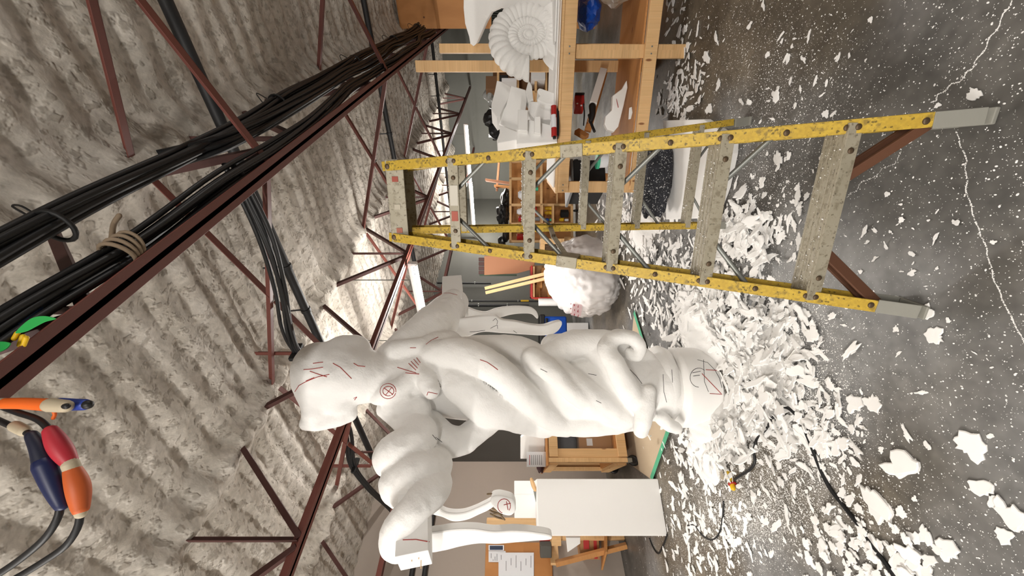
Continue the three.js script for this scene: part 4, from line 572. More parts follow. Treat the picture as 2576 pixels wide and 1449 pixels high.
{ let bi = 0; for (const [x, y, r] of [[1272, 500, 0.16], [1266, 540, 0.2], [1274, 585, 0.14], [1262, 612, 0.12], [1268, 565, 0.14]]) { const g = new THREE.IcosahedronGeometry(r, 4), p = g.attributes.position; for (let i = 0; i < p.count; i++) { const k = 1 + 0.7 * (n3(p.getX(i) * 12 + x, p.getY(i) * 12, p.getZ(i) * 12, 4) - 0.5); p.setXYZ(i, p.getX(i) * k * 1.3, p.getY(i) * k * 0.6, p.getZ(i) * k); } g.computeVertexNormals(); const c = P(x, y, 7.45); tag(obj('plastic_bag', g.translate(c.x, c.y, c.z), M.black), 'black plastic bag on the cubby rack, ' + ['nearest the workbench', 'largest and in the middle of the heap', 'second from the free end', 'round one at the free end', 'squeezed beside the largest one'][bi++], 'bag', 'black bags on the cubby rack'); } }
{ const t = thing('wall_shelf', 'small pine wall shelf with boxes behind the foam pile on the bench', 'shelf'); const d = 6.2; for (const [x0, y0, x1, y1] of [[1250, 170, 1256, 285], [1300, 150, 1306, 285], [1345, 204, 1351, 285], [1372, 150, 1377, 285], [1250, 150, 1400, 156], [1250, 228, 1400, 234]]) pbox('board', x0, y0, x1, y1, d, 0.3, M.pine, t); pbox('back_panel', 1240, 100, 1400, 285, d + 0.3, 0.02, M.cardDark, t);
  pbox('cardboard_box', 1222, 190, 1250, 225, d, 0.3, M.cardDark, scene, 0.1, 0.004, 'brown cardboard box on top of the pine wall shelf', 'box'); pbox('plastic_bin', 1254, 188, 1278, 226, d + 0.02, 0.25, M.black, scene, 0, 0.01, 'black bin under the brown cardboard box on the wall shelf', 'bin'); pbox('white_carton', 1262, 196, 1300, 204, d - 0.3, 0.3, M.white, scene, 0, 0.004, 'bluish white carton end beside the shell', 'box'); pbox('white_carton', 1336, 178, 1372, 200, d - 0.05, 0.3, M.white, scene, 0, 0.004, 'white carton on the shelf under the shell opening', 'box'); }
{ let bi = 0; for (const [x, y, r] of [[1232, 240, 0.1], [1242, 258, 0.09], [1240, 300, 0.14], [1252, 330, 0.14], [1262, 350, 0.1]]) { const g = new THREE.IcosahedronGeometry(r, 3), p = g.attributes.position; for (let i = 0; i < p.count; i++) { const k = 1 + 0.6 * (n3(p.getX(i) * 16 + x, p.getY(i) * 16, p.getZ(i) * 16, 4) - 0.5); p.setXYZ(i, p.getX(i) * k, p.getY(i) * k, p.getZ(i) * k); } g.computeVertexNormals(); const c = P(x, y, 6.4); tag(obj(y < 270 ? 'plastic_jug' : 'plastic_bag', g.translate(c.x, c.y, c.z), y < 270 ? std(0x9a9c9a, 0.2) : M.black), ['greyish clear plastic jug nearest the cardboard box on the wall shelf', 'greyish clear plastic jug just below the first on the wall shelf', 'black bag behind the upper edge of the foam pile', 'larger black bag behind the foam pile', 'black bag behind the foam pile nearest the ladder'][bi++], y < 270 ? 'jug' : 'bag'); } }
{ const t = thing('plywood_partition', 'brown plywood partition wall with a recessed hatch behind the workbench', 'partition'); const a = 7.0; const box = (n, b0, b1, h0, h1, a0, a1, m) => obj(n, boxUV(new THREE.BoxGeometry(a1 - a0, h1 - h0, b1 - b0).translate((a0 + a1) / 2, (h0 + h1) / 2, -(b0 + b1) / 2)), m, t);
  box('panel', -6.0, 0.62, 2.22, DECK - 0.06, a, a + 0.1, M.ply); box('panel', 0.2, 0.62, 0, 2.22, a, a + 0.1, M.ply); box('panel', -6.0, -0.4, 0, 2.22, a, a + 0.1, M.ply); box('hatch', -0.4, 0.2, 0, 2.22, a + 0.1, a + 0.12, M.cardDark); box('frame', 0.16, 0.2, 0.2, 2.22, a - 0.03, a, M.pine); }
// leaning timber, panels and conduits at the back wall
for (const [p, q, m, lab] of [[[1222, 725, 6.0], [1510, 655, 5.5], M.pine, 'pair of pale studs leaning on the back wall above the foam bag'], [[1224, 736, 6.0], [1514, 667, 5.45], M.pine, 'second pale stud leaning beside the first at the back wall'], [[1222, 453, 9.0], [1428, 482, 8.6], M.copper, 'long thin reddish strip leaning on the end wall behind the ladder'], [[1244, 468, 9.2], [1420, 482, 9.0], M.pineDark, 'short dark batten leaning on the end wall behind the ladder'], [[1250, 478, 9.2], [1256, 400, 9.6], M.copper, 'thin reddish clamp bar hanging on the end wall']]) tag(obj('lumber_stud', bar(P(...p), P(...q), 0.05, 0.1, 0.004, FWD), m), lab, 'lumber');
{ const t = thing('leaning_panel', 'reddish plywood panel with dark stacked edge leaning on the back wall', 'panel'); pslab('sheet', [[1218, 644], [1218, 692], [1300, 688], [1345, 676], [1345, 640]], 6.3, 0.03, M.copper, t); for (let i = 0; i < 4; i++) pbox('edge_clamp', 1204, 648 + i * 11, 1218, 657 + i * 11, 6.32, 0.08, M.darkSteel, t); pbox('edge', 1206, 690, 1300, 694, 6.34, 0.06, std(0x3c5040, 0.7), t); }
{ const t = thing('red_crate', 'open timber crate with red edges holding offcuts below the leaning studs', 'crate'); const d = 5.9; pbox('side', 1336, 668, 1340, 752, d, 0.4, M.red, t); pbox('side', 1336, 748, 1390, 752, d, 0.4, M.red, t); pbox('panel', 1338, 668, 1395, 748, d + 0.3, 0.03, M.pine, t); for (const [x, y] of [[1345, 715], [1362, 672], [1378, 720], [1350, 690]]) pbox('offcut', x, y, x + 14, y + 34, d + 0.15, 0.15, M.pineDark, t, 0.3); pbox('stretcher', 1338, 670, 1345, 748, d + 0.02, 0.05, M.pine, t); }
{ const t = thing('slat_stack', 'stack of thin brown boards in a pine frame beside the foam bag', 'boards'); const d = 6.2; for (let i = 0; i < 6; i++) pbox('board', 1371 + i * 0.6, 617 + i * 4, 1412, 620 + i * 4, d, 0.2, std(i % 2 ? 0x5c4634 : 0x6e5643, 0.8), t); pbox('frame', 1360, 600, 1415, 614, d - 0.02, 0.25, M.pine, t); pbox('frame', 1360, 612, 1371, 645, d - 0.02, 0.25, M.pine, t); pbox('frame', 1412, 600, 1420, 650, d - 0.02, 0.25, M.pine, t); for (const y of [602, 642]) obj('leg', bar(P(1420, y, d + 0.1), P(1420, y, d + 0.1).setY(0.001), 0.06, 0.06, 0.003), M.pine, t); }
{ const pipe = (y, x0, x1, d, r, lab) => { const t = thing('wall_conduit', lab, 'conduit'); obj('pipe', rod(P(x0, y, d), P(x1, y + 1, d), r, 12), M.blackPipe, t); for (const f of [0.3, 0.7]) { const g = cyl(r * 1.5, r * 1.5, 0.02, 12), p = P(mix(x0, x1, f), y, d); obj('strap', g.translate(p.x, p.y, p.z), M.galv, t); } return t; };
  const dw = (y) => { const k = (724.5 - y) / F; return 5.42 * (1) / (CS * -k + SN) ; };
  pipe(712, 1100, 1235, dw(712), 0.022, 'black conduit running up the grey back wall above the leaning studs'); const c2 = pipe(757, 1100, 1390, dw(757), 0.018, 'black conduit with a yellow tape band on the grey back wall'); obj('tape_band', rod(P(1310, 757, dw(757)), P(1330, 757, dw(757)), 0.021, 12), M.yellowPlastic, c2); pipe(768, 1150, 1330, dw(768), 0.03, 'grey wall conduit beside the taped black one'); }
// rolled paper, tub and white box by the bag
tag(obj('paper_roll', rod(P(1355, 760, 5.5), P(1355, 760, 5.5).setY(0.002), 0.055, 20), M.white), 'white paper roll standing at the back wall beside the foam bag', 'roll');
{ const t = thing('blue_tub', 'blue plastic bin with a black lid behind the sculpture', 'bin'); pbox('tub', 1364, 795, 1427, 872, 6.2, 0.4, M.blue, t, 0.2, 0.03); pbox('lid', 1358, 790, 1372, 876, 6.19, 0.43, M.black, t, 0.2, 0.02); pbox('handle', 1372, 800, 1378, 830, 6.17, 0.04, M.black, t, 0.2, 0.01); const s = pbox('printed_label', 1376, 840, 1420, 862, 6.175, 0.004, M.paper, t, 0.2, 0); }
pbox('white_carton', 1427, 812, 1481, 866, 6.2, 0.35, M.white, scene, 0.15, 0.006, 'plain white carton standing on the floor under the blue bin', 'box');
// see-through bag of foam waste
{
  const t = thing('foam_waste_bag', 'large translucent white bag stuffed with foam waste behind the ladder', 'bag'); const d = 4.75, c = P(1466, 695, d), g0 = new THREE.IcosahedronGeometry(1, 22), p = g0.attributes.position;
  const shape = (g, s, ox) => { const p = g.attributes.position; for (let i = 0; i < p.count; i++) { const x = p.getX(i), y = p.getY(i), z = p.getZ(i); let k = 1 + 0.16 * (n3(x * 2.1 + ox, y * 2.1, z * 2.1, 1) - 0.5) + 0.14 * (Math.abs(n3(x * 5 + ox, y * 2, z * 5, 2) - 0.5)) + 0.12 * Math.abs(n3(x * 9 + y * 4, y * 5 + ox, z * 9 - y * 4, 7) - 0.5) + 0.04 * (n3(x * 16, y * 9 + ox, z * 16, 3) - 0.5); const yy = Math.max(-0.86, y) ; p.setXYZ(i, x * k * 0.53 * s * (1 - 0.12 * y), yy * k * 0.43 * s, z * k * 0.42 * s); } g.computeVertexNormals(); return g; };
  const bagG = mergeVertices(g0.deleteAttribute('normal').deleteAttribute('uv')); obj('bag', boxUV(shape(bagG, 1, 2)).translate(c.x, 0.385, c.z), M.bag, t); const inn = mergeVertices(new THREE.IcosahedronGeometry(1, 14).deleteAttribute('normal').deleteAttribute('uv')); obj('foam_fill', boxUV(shape(inn, 0.9, 5)).translate(c.x, 0.372, c.z), std(0xeeeaea, 0.9), t);
  obj('neck', tube([P(1410, 668, d - 0.05), P(1400, 672, d - 0.06), P(1392, 684, d - 0.06), P(1396, 696, d - 0.05)], k => 0.05 - 0.02 * k, 16, 12), M.bag, t); const pr = P(1455, 780, d - 0.37); const f = slab([[-0.06, -0.05], [0.07, -0.07], [0.08, 0.04], [-0.05, 0.06]], P(1450, 782, d - 0.40), RIGHT, UP, 0.004, 0.001); obj('printed_patch', f, std(0xdcc0c4, 0.5), t, 'faint red printed patch'); for (let i = 0; i < 9; i++) obj('print_mark', slab([[0, 0], [0.014 + 0.01 * (i % 3), 0], [0.012, 0.008 + 0.006 * (i % 2)], [0, 0.007]], P(1437 + (i % 3) * 9, 766 + i * 4, d - 0.403), RIGHT, UP, 0.003, 0), std(0xa8404c, 0.6), t);
}
// electric box and socket on the end wall
{ const k = (q) => { const A = EW - 0.02, kk = (724.5 - q) / F; return A / (CS + SN * kk); }; pbox('wall_socket', 1229, 336, 1238, 345, k(340), 0.03, M.paper, scene, 0, 0.003, 'small pale socket plate on the grey end wall', 'socket'); }
// unit beside the octopus arm; the recess shade there is in wall_back's colour
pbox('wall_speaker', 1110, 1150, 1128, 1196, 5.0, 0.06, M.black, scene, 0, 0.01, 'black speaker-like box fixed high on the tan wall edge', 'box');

// ---------- foam waste on the floor ----------
// flat sheet and charred lump under the far side of the ladder
{ const ps = [[1668, 303], [1770, 300], [1838, 345], [1836, 385], [1818, 470], [1790, 548], [1675, 552]].map(p => PFl(p[0], p[1], 0.05)); tag(obj('foam_sheet', slab(ps.map(p => [p.x, -p.z]), V(0, 0.05, 0), V(1, 0, 0), V(0, 0, -1), 0.048, 0.004), M.epsFlat), 'thick white foam sheet lying on the floor beneath the rear ladder legs', 'foam sheet'); }
{ const g0 = mergeVertices(new THREE.IcosahedronGeometry(1, 9).deleteAttribute('normal').deleteAttribute('uv')), p = g0.attributes.position; for (let i = 0; i < p.count; i++) { const x = p.getX(i), y = p.getY(i), z = p.getZ(i), k = 1 + 0.5 * (n3(x * 2 + 3, y * 2, z * 2, 1) - 0.5) + 0.18 * (n3(x * 7, y * 7, z * 7, 2) - 0.5); p.setXYZ(i, x * k * 0.31, y * k * 0.125, z * k * 0.12); } g0.computeVertexNormals(); boxUV(g0); const c = P(1660, 452, 2.92);
  const bt = tex(256, 256, (u, v) => { const s = fbm(u, v, 60, 2, 5), b = fbm(u, v, 8, 4, 7); return s > 0.74 ? [200, 200, 200] : mix3([24, 25, 30], [52, 54, 62], b); }, 0.4); g0.rotateY(-0.89); tag(obj('charred_lump', g0.translate(c.x, 0.16, c.z), new THREE.MeshStandardMaterial({ map: bt, roughness: 0.85 })), 'black rough lump speckled with white crumbs on the floor behind the ladder', 'lump'); }
// mounds of fine waste
{
  const mound = (cx, cy, R, hgt, sd) => { const c = PFl(cx, cy), n = 56, pos = [], idx = [], uv = []; for (let j = 0; j <= n; j++) for (let i = 0; i <= n; i++) { const u = i / n * 2 - 1, v = j / n * 2 - 1, r = Math.hypot(u, v), e = 1 - sstep(0.15, 0.82 + 0.3 * (n3(u * 3 + sd, v * 3, 1, 1) - 0.5), r); let y = hgt * e * (0.55 + 0.9 * (n3(u * 4 + sd, v * 4, 2, 2) - 0.2)) + 0.03 * e * (n3(u * 14 + sd, v * 14, 3, 3) - 0.4); pos.push(c.x + u * R, Math.max(y, -0.02) - 0.004 - (e <= 0 ? 0.05 : 0), c.z + v * R); uv.push(u, v); if (i < n && j < n) { const k = j * (n + 1) + i; idx.push(k, k + n + 1, k + 1, k + 1, k + n + 1, k + n + 2); } } const g = new THREE.BufferGeometry(); g.setAttribute('position', new THREE.Float32BufferAttribute(pos, 3)); g.setAttribute('uv', new THREE.Float32BufferAttribute(uv, 2)); g.setIndex(idx); g.computeVertexNormals(); return g; };
  tag(obj('foam_mound', [mound(1790, 1050, 0.36, 0.13, 1), mound(1905, 905, 0.3, 0.08, 2), mound(1760, 830, 0.42, 0.09, 3), mound(1890, 1020, 0.28, 0.07, 4), mound(1770, 1130, 0.3, 0.08, 5), mound(1620, 545, 0.5, 0.1, 6)], M.eps), 'low drifts of fine white foam shavings heaped round the drum base', 'foam waste', null, 'stuff');
}
// flakes: variants of thin, bent, ragged plates
const FLAKES = [];
for (let k = 0; k < 18; k++) {
  const n = 18 + (k % 5), el = 1 + (k % 6) * 0.5, pts = [], lump = Array.from({ length: 7 }, rnd); for (let i = 0; i < n; i++) { const a = i / n * 2 * Math.PI, q = i / n * 7, f = q % 1, lo = mix(lump[Math.floor(q) % 7], lump[(Math.floor(q) + 1) % 7], f * f * (3 - 2 * f)), r = 0.5 * (0.36 + 0.66 * lo + 0.3 * (rnd() - 0.5)); pts.push([Math.cos(a) * r * el / Math.sqrt(el), Math.sin(a) * r / Math.sqrt(el)]); }
  const sh = new THREE.Shape(pts.map(p => new THREE.Vector2(p[0], p[1]))), g = new THREE.ExtrudeGeometry(sh, { depth: 0.05 + 0.09 * rnd(), bevelEnabled: true, bevelSize: 0.03, bevelThickness: 0.035, bevelOffset: -0.03, bevelSegments: 1 }); const p = g.attributes.position, cv = rr(-0.25, 0.35), c2 = rr(-0.2, 0.2);
  for (let i = 0; i < p.count; i++) p.setZ(i, p.getZ(i) + cv * p.getX(i) ** 2 + c2 * p.getX(i) * p.getY(i) * 2); g.rotateX(-Math.PI / 2); g.computeVertexNormals(); boxUV(g, 0.12); FLAKES.push(g);
}
const flakeMat = M.epsFlat;
const SPOTS = [];   // [x, y, size, lift, tilt] in the picture, turned into floor places
const gauss = () => Math.sqrt(-2 * Math.log(rnd() + 1e-9)) * Math.cos(6.2832 * rnd());
const inDrum = (p) => { const f = RF(-0.64, 2.5, 0); const r = Math.hypot(p.x - f.x, p.z - f.z); return r < 0.27 || (r < 0.41 && p.clone().sub(f).dot(FWD) < 0.02 && p.clone().sub(f).dot(RIGHT) > -0.12); };
for (const [cx, cy, sx, sy, n, s0, s1, lift, tilt] of [
  [1835, 880, 60, 85, 620, 0.03, 0.11, 0.09, 0.5], [1860, 1000, 60, 70, 420, 0.03, 0.1, 0.08, 0.5], [1790, 1090, 50, 60, 130, 0.03, 0.09, 0.1, 0.5], [1760, 780, 50, 70, 320, 0.03, 0.1, 0.05, 0.4],
  [1930, 900, 50, 60, 130, 0.04, 0.1, 0.02, 0.3], [2010, 1040, 60, 60, 80, 0.03, 0.09, 0.01, 0.25], [2060, 1120, 50, 40, 50, 0.03, 0.08, 0.005, 0.2], [1960, 820, 50, 40, 36, 0.04, 0.1, 0.01, 0.2],
  [1740, 1300, 50, 90, 95, 0.03, 0.09, 0.0, 0.15], [1840, 1340, 70, 70, 90, 0.02, 0.07, 0.0, 0.15], [2140, 1370, 70, 50, 34, 0.03, 0.075, 0.015, 0.25], [2240, 1420, 50, 40, 20, 0.03, 0.08, 0.01, 0.2],
  [1865, 590, 40, 45, 90, 0.03, 0.11, 0.03, 0.4], [1920, 560, 40, 70, 40, 0.03, 0.08, 0, 0.2], [1735, 160, 28, 90, 60, 0.03, 0.09, 0.0, 0.3], [1610, 620, 40, 90, 170, 0.04, 0.12, 0.03, 0.3], [1560, 545, 30, 30, 70, 0.05, 0.12, 0.08, 0.4],
  [1690, 660, 60, 60, 90, 0.03, 0.08, 0.0, 0.2], [1700, 250, 20, 50, 40, 0.04, 0.1, 0.0, 0.3], [2050, 1250, 130, 130, 60, 0.015, 0.05, 0, 0.15], [2150, 700, 200, 250, 60, 0.008, 0.03, 0, 0.2], [1900, 300, 120, 200, 60, 0.01, 0.05, 0, 0.2],
]) for (let i = 0; i < n * 1.9; i++) { const x = cx + gauss() * sx, y = cy + gauss() * sy; if (x < 1500 || x > 2640 || y < -150 || y > 1600) continue; SPOTS.push([x, y, s0 * 0.7 + (s1 - s0 * 0.7) * Math.pow(rnd(), 1.8), lift * rnd(), tilt, 0]); }
// single large scraps seen in the open
for (const [x, y, s] of [[2455, 238, 0.045], [2335, 782, 0.05], [2260, 757, 0.035], [2255, 830, 0.025], [2358, 845, 0.07], [2440, 1125, 0.10], [2270, 1175, 0.13], [2205, 1265, 0.13], [2150, 1018, 0.10], [2195, 1010, 0.08], [2330, 1345, 0.06], [2385, 1385, 0.09], [2535, 1290, 0.08], [2570, 1310, 0.07], [2530, 1350, 0.05], [2190, 1365, 0.11], [2270, 1432, 0.11], [2330, 1440, 0.09], [2120, 1320, 0.07], [2470, 1225, 0.06], [2500, 1260, 0.04], [1960, 400, 0.08], [1985, 390, 0.05], [1888, 62, 0.05], [1808, 213, 0.07], [1952, 240, 0.08], [1860, 560, 0.11], [1897, 515, 0.07], [2120, 1240, 0.05], [1990, 800, 0.1], [2020, 800, 0.06], [2000, 870, 0.12], [2250, 1330, 0.04], [1958, 1170, 0.05], [2075, 1385, 0.09], [2040, 1410, 0.08]]) SPOTS.push([x, y, s, 0, 0.08, 1]);
const cyBig = (x, y) => x > 2040 && y > 1280;
const MATS = [];
{
  const q = new THREE.Quaternion(), e = new THREE.Euler(), OWN = new Map([['2455,238', 'small rounded foam lump beside the right front ladder foot'], ['2335,782', 'foam scrap touching the tip of the left front ladder foot'], ['2260,757', 'small foam scrap just right of the left front ladder rail end'], ['2358,845', 'pointed foam sliver lying alone just left of the left ladder foot'], ['2440,1125', 'long smooth foam sliver lying alone between the cord and the cracked floor'], ['2270,1175', 'large tapering foam slice lying alone beside the black extension cord'], ['2205,1265', 'broad jagged foam slice next to the end of the black cord'], ['2150,1018', 'wide flat foam flake at the front edge of the main pile'], ['2195,1010', 'pale foam flake overlapping the wide flake at the pile front'], ['2535,1290', 'foam scrap lying nearest the photographer at the bottom corner'], ['1960,400', 'slim foam flake between the bottom tread and workbench'], ['1808,213', 'angular foam flake on clear floor before the workbench post'], ['1888,62', 'small foam flake alone on clear floor far right of the workbench legs']]);
  for (const [x, y, s, lift, tilt, big] of SPOTS) { const p = PFl(x, y); if (inDrum(p)) continue; e.set(rr(-tilt, tilt), rnd() * 6.283, rr(-tilt, tilt)); q.setFromEuler(e); p.y = 0.001 + lift + 0.35 * s * tilt * 0.5; MATS.push({ m: new THREE.Matrix4().compose(p, q, V(s, s * 0.55, s)), k: big || (cyBig(x, y)) ? 6 * Math.floor(rnd() * 3) + Math.floor(rnd() * 2) : Math.floor(rnd() * 18), px: s / Math.max(0.5, -p.z * CS + p.x * SN) * (big ? 9 : 1), x, y }); }
  const order = MATS.map((_, i) => i).sort((a, b) => { const f = i => MATS[i].px * (MATS[i].x > 1650 && MATS[i].x < 2560 && MATS[i].y > 5 && MATS[i].y < 1440 ? 1 : 0); return f(b) - f(a); });
  const solo = new Set(order.slice(0, 285));
  const region = (x, y) => y < 450 && x < 1800 ? ['beside the workbench legs', 0] : x < 1700 && y < 900 ? ['behind the ladder', 1] : y < 740 && x < 2000 ? ['under the ladder', 2] : x > 2090 && y > 1150 ? ['in the open foreground beside the black cord', 3] : x > 1990 && y < 950 ? ['on bare concrete near the ladder feet', 4] : y > 1180 ? ['between the tall foam block and the pile', 5] : ['in the pile round the octopus drum base', 6];
  for (const i of solo) { const f = MATS[i], [w] = region(f.x, f.y), own = OWN.get(f.x + ',' + f.y); const o = obj('foam_scrap', FLAKES[f.k], flakeMat, scene, own ?? 'thin ragged white foam scrap lying ' + w, 'foam scrap', own ? undefined : 'foam scraps ' + w); f.m.decompose(o.position, o.quaternion, o.scale); }
  FLAKES.forEach((g, k) => { const l = MATS.filter((f, i) => f.k === k && !solo.has(i)); if (!l.length) return; FLAKES[k].rest = l; });
  const rest = thing('foam_shavings', 'countless small white foam shavings strewn over the concrete floor', 'foam waste'); rest.userData.kind = 'stuff';
  FLAKES.forEach((g, k) => { if (!g.rest) return; const im = new THREE.InstancedMesh(g, flakeMat, g.rest.length); im.name = 'shavings' + (k ? '_' + String(k).padStart(3, '0') : ''); g.rest.forEach((f, i) => im.setMatrixAt(i, f.m)); im.castShadow = im.receiveShadow = true; im.userData.kind = 'stuff'; rest.add(im); });
}
// crumbs
{
  const g = new THREE.IcosahedronGeometry(0.5, 0), p = g.attributes.position; for (let i = 0; i < p.count; i++) p.setXYZ(i, p.getX(i) * (1 + 0.4 * Math.sin(p.getY(i) * 9)), p.getY(i) * 0.6 + 0.25, p.getZ(i)); g.computeVertexNormals(); boxUV(g);
  const L = [], q = new THREE.Quaternion(), e = new THREE.Euler(); const put = (x, y, s) => { if (x < 1560 || x > 2700 || y < -260 || y > 1700) return; const w = PFl(x, y); e.set(0, rnd() * 6.28, 0); q.setFromEuler(e); L.push(new THREE.Matrix4().compose(w, q, V(s * rr(0.7, 1.6), s, s))); };
  const size = () => 0.0015 + 0.0045 * Math.pow(rnd(), 5);
  for (const [cx, cy, sx, sy, n] of [[1850, 950, 110, 130, 15000], [1950, 1000, 70, 90, 12000], [1990, 1080, 90, 110, 9000], [1800, 1200, 90, 130, 12000], [1760, 1350, 70, 90, 6000], [1960, 1180, 110, 120, 6000], [1850, 1290, 60, 50, 7000], [1930, 1290, 60, 60, 4000], [1830, 640, 100, 110, 5000], [1640, 600, 60, 120, 5000], [1990, 250, 100, 130, 3000], [1860, 160, 80, 140, 2500], [2100, 1330, 110, 80, 2500], [1960, 800, 80, 60, 3000], [1900, 420, 70, 110, 2500]]) for (let i = 0; i < n; i++) put(cx + gauss() * sx, cy + gauss() * sy, size());
  for (let i = 0; i < 9000; i++) put(rr(1640, 2650), rr(-200, 1650), size());
  // the cracks in the slab are packed with white crumbs
  for (const cr of [[[2546, 0], [2505, 75], [2460, 150], [2425, 195], [2370, 230], [2345, 260]], [[2405, 330], [2430, 400], [2432, 480], [2455, 560], [2480, 620], [2500, 700], [2530, 770], [2576, 860]], [[2300, 310], [2250, 410], [2170, 460], [2130, 500]]]) for (let k = 0; k < cr.length - 1; k++) { const d = Math.hypot(cr[k + 1][0] - cr[k][0], cr[k + 1][1] - cr[k][1]), n = Math.ceil(d * (cr.length < 5 ? 0.7 : 1.5)); for (let i = 0; i < n; i++) { const t = rnd(), wv = 5 * Math.sin(t * 9 + k * 2); put(mix(cr[k][0], cr[k + 1][0], t) + wv * 0.5 + gauss() * 0.9, mix(cr[k][1], cr[k + 1][1], t) + wv * 0.4 + gauss() * 0.9, 0.0014 + 0.0012 * rnd()); } }
  const im = new THREE.InstancedMesh(g, flakeMat, L.length); L.forEach((m, i) => im.setMatrixAt(i, m)); im.castShadow = im.receiveShadow = true; im.name = 'foam_crumbs'; scene.add(im); tag(im, 'tiny white foam crumbs sprinkled over the whole concrete floor', 'foam waste', null, 'stuff');
}
// cords on the floor
{
  const cord = (name, lab, pts, r, cat = 'cord') => { const t = thing(name, lab, cat); obj('cable', tube(pts.map(p => PFl(p[0], p[1], r + (p[2] || 0))), r, pts.length * 10, 8), M.cable, t); return t; };
  cord('extension_cord', 'black extension cord curving from the foam pile to the foreground', [[1925, 1000, 0.05], [1955, 1019, 0.03], [1985, 1028, 0.01], [2012, 1056], [2028, 1090], [2048, 1140], [2068, 1190], [2090, 1232], [2118, 1268], [2145, 1302], [2170, 1335], [2196, 1375], [2228, 1418], [2262, 1470], [2300, 1540]], 0.0075);
  const c = cord('extension_cord', 'short black cord end with a red and yellow plug lying in the foam pile', [[1945, 1050, 0.05], [1926, 1080, 0.02], [1904, 1105], [1896, 1135], [1899, 1160], [1888, 1180], [1866, 1194], [1848, 1206, 0.01]], 0.0065); const p = PFl(1838, 1208, 0.02); const g = tube([p.clone().add(V(0.03, 0, 0.01)), p, p.clone().add(V(-0.04, 0, -0.01))], k => 0.017 - 0.004 * k, 12, 12); obj('plug', g, M.yellowPlastic, c, 'yellow plug body'); const r2 = new THREE.TorusGeometry(0.017, 0.006, 8, 16); r2.rotateY(Math.PI / 2); obj('plug_ring', r2.translate(p.x - 0.02, p.y, p.z), M.red, c);
  cord('thin_cord', 'thin black cord snaking through crumbs near the tall foam block', [[1820, 1262], [1818, 1300], [1810, 1340], [1790, 1358], [1765, 1345], [1748, 1322], [1730, 1322]], 0.005); cord('thin_cord', 'thin black cord at the foot of the tall foam block', [[1678, 1345], [1668, 1372], [1655, 1392], [1642, 1375], [1634, 1355]], 0.006);
}

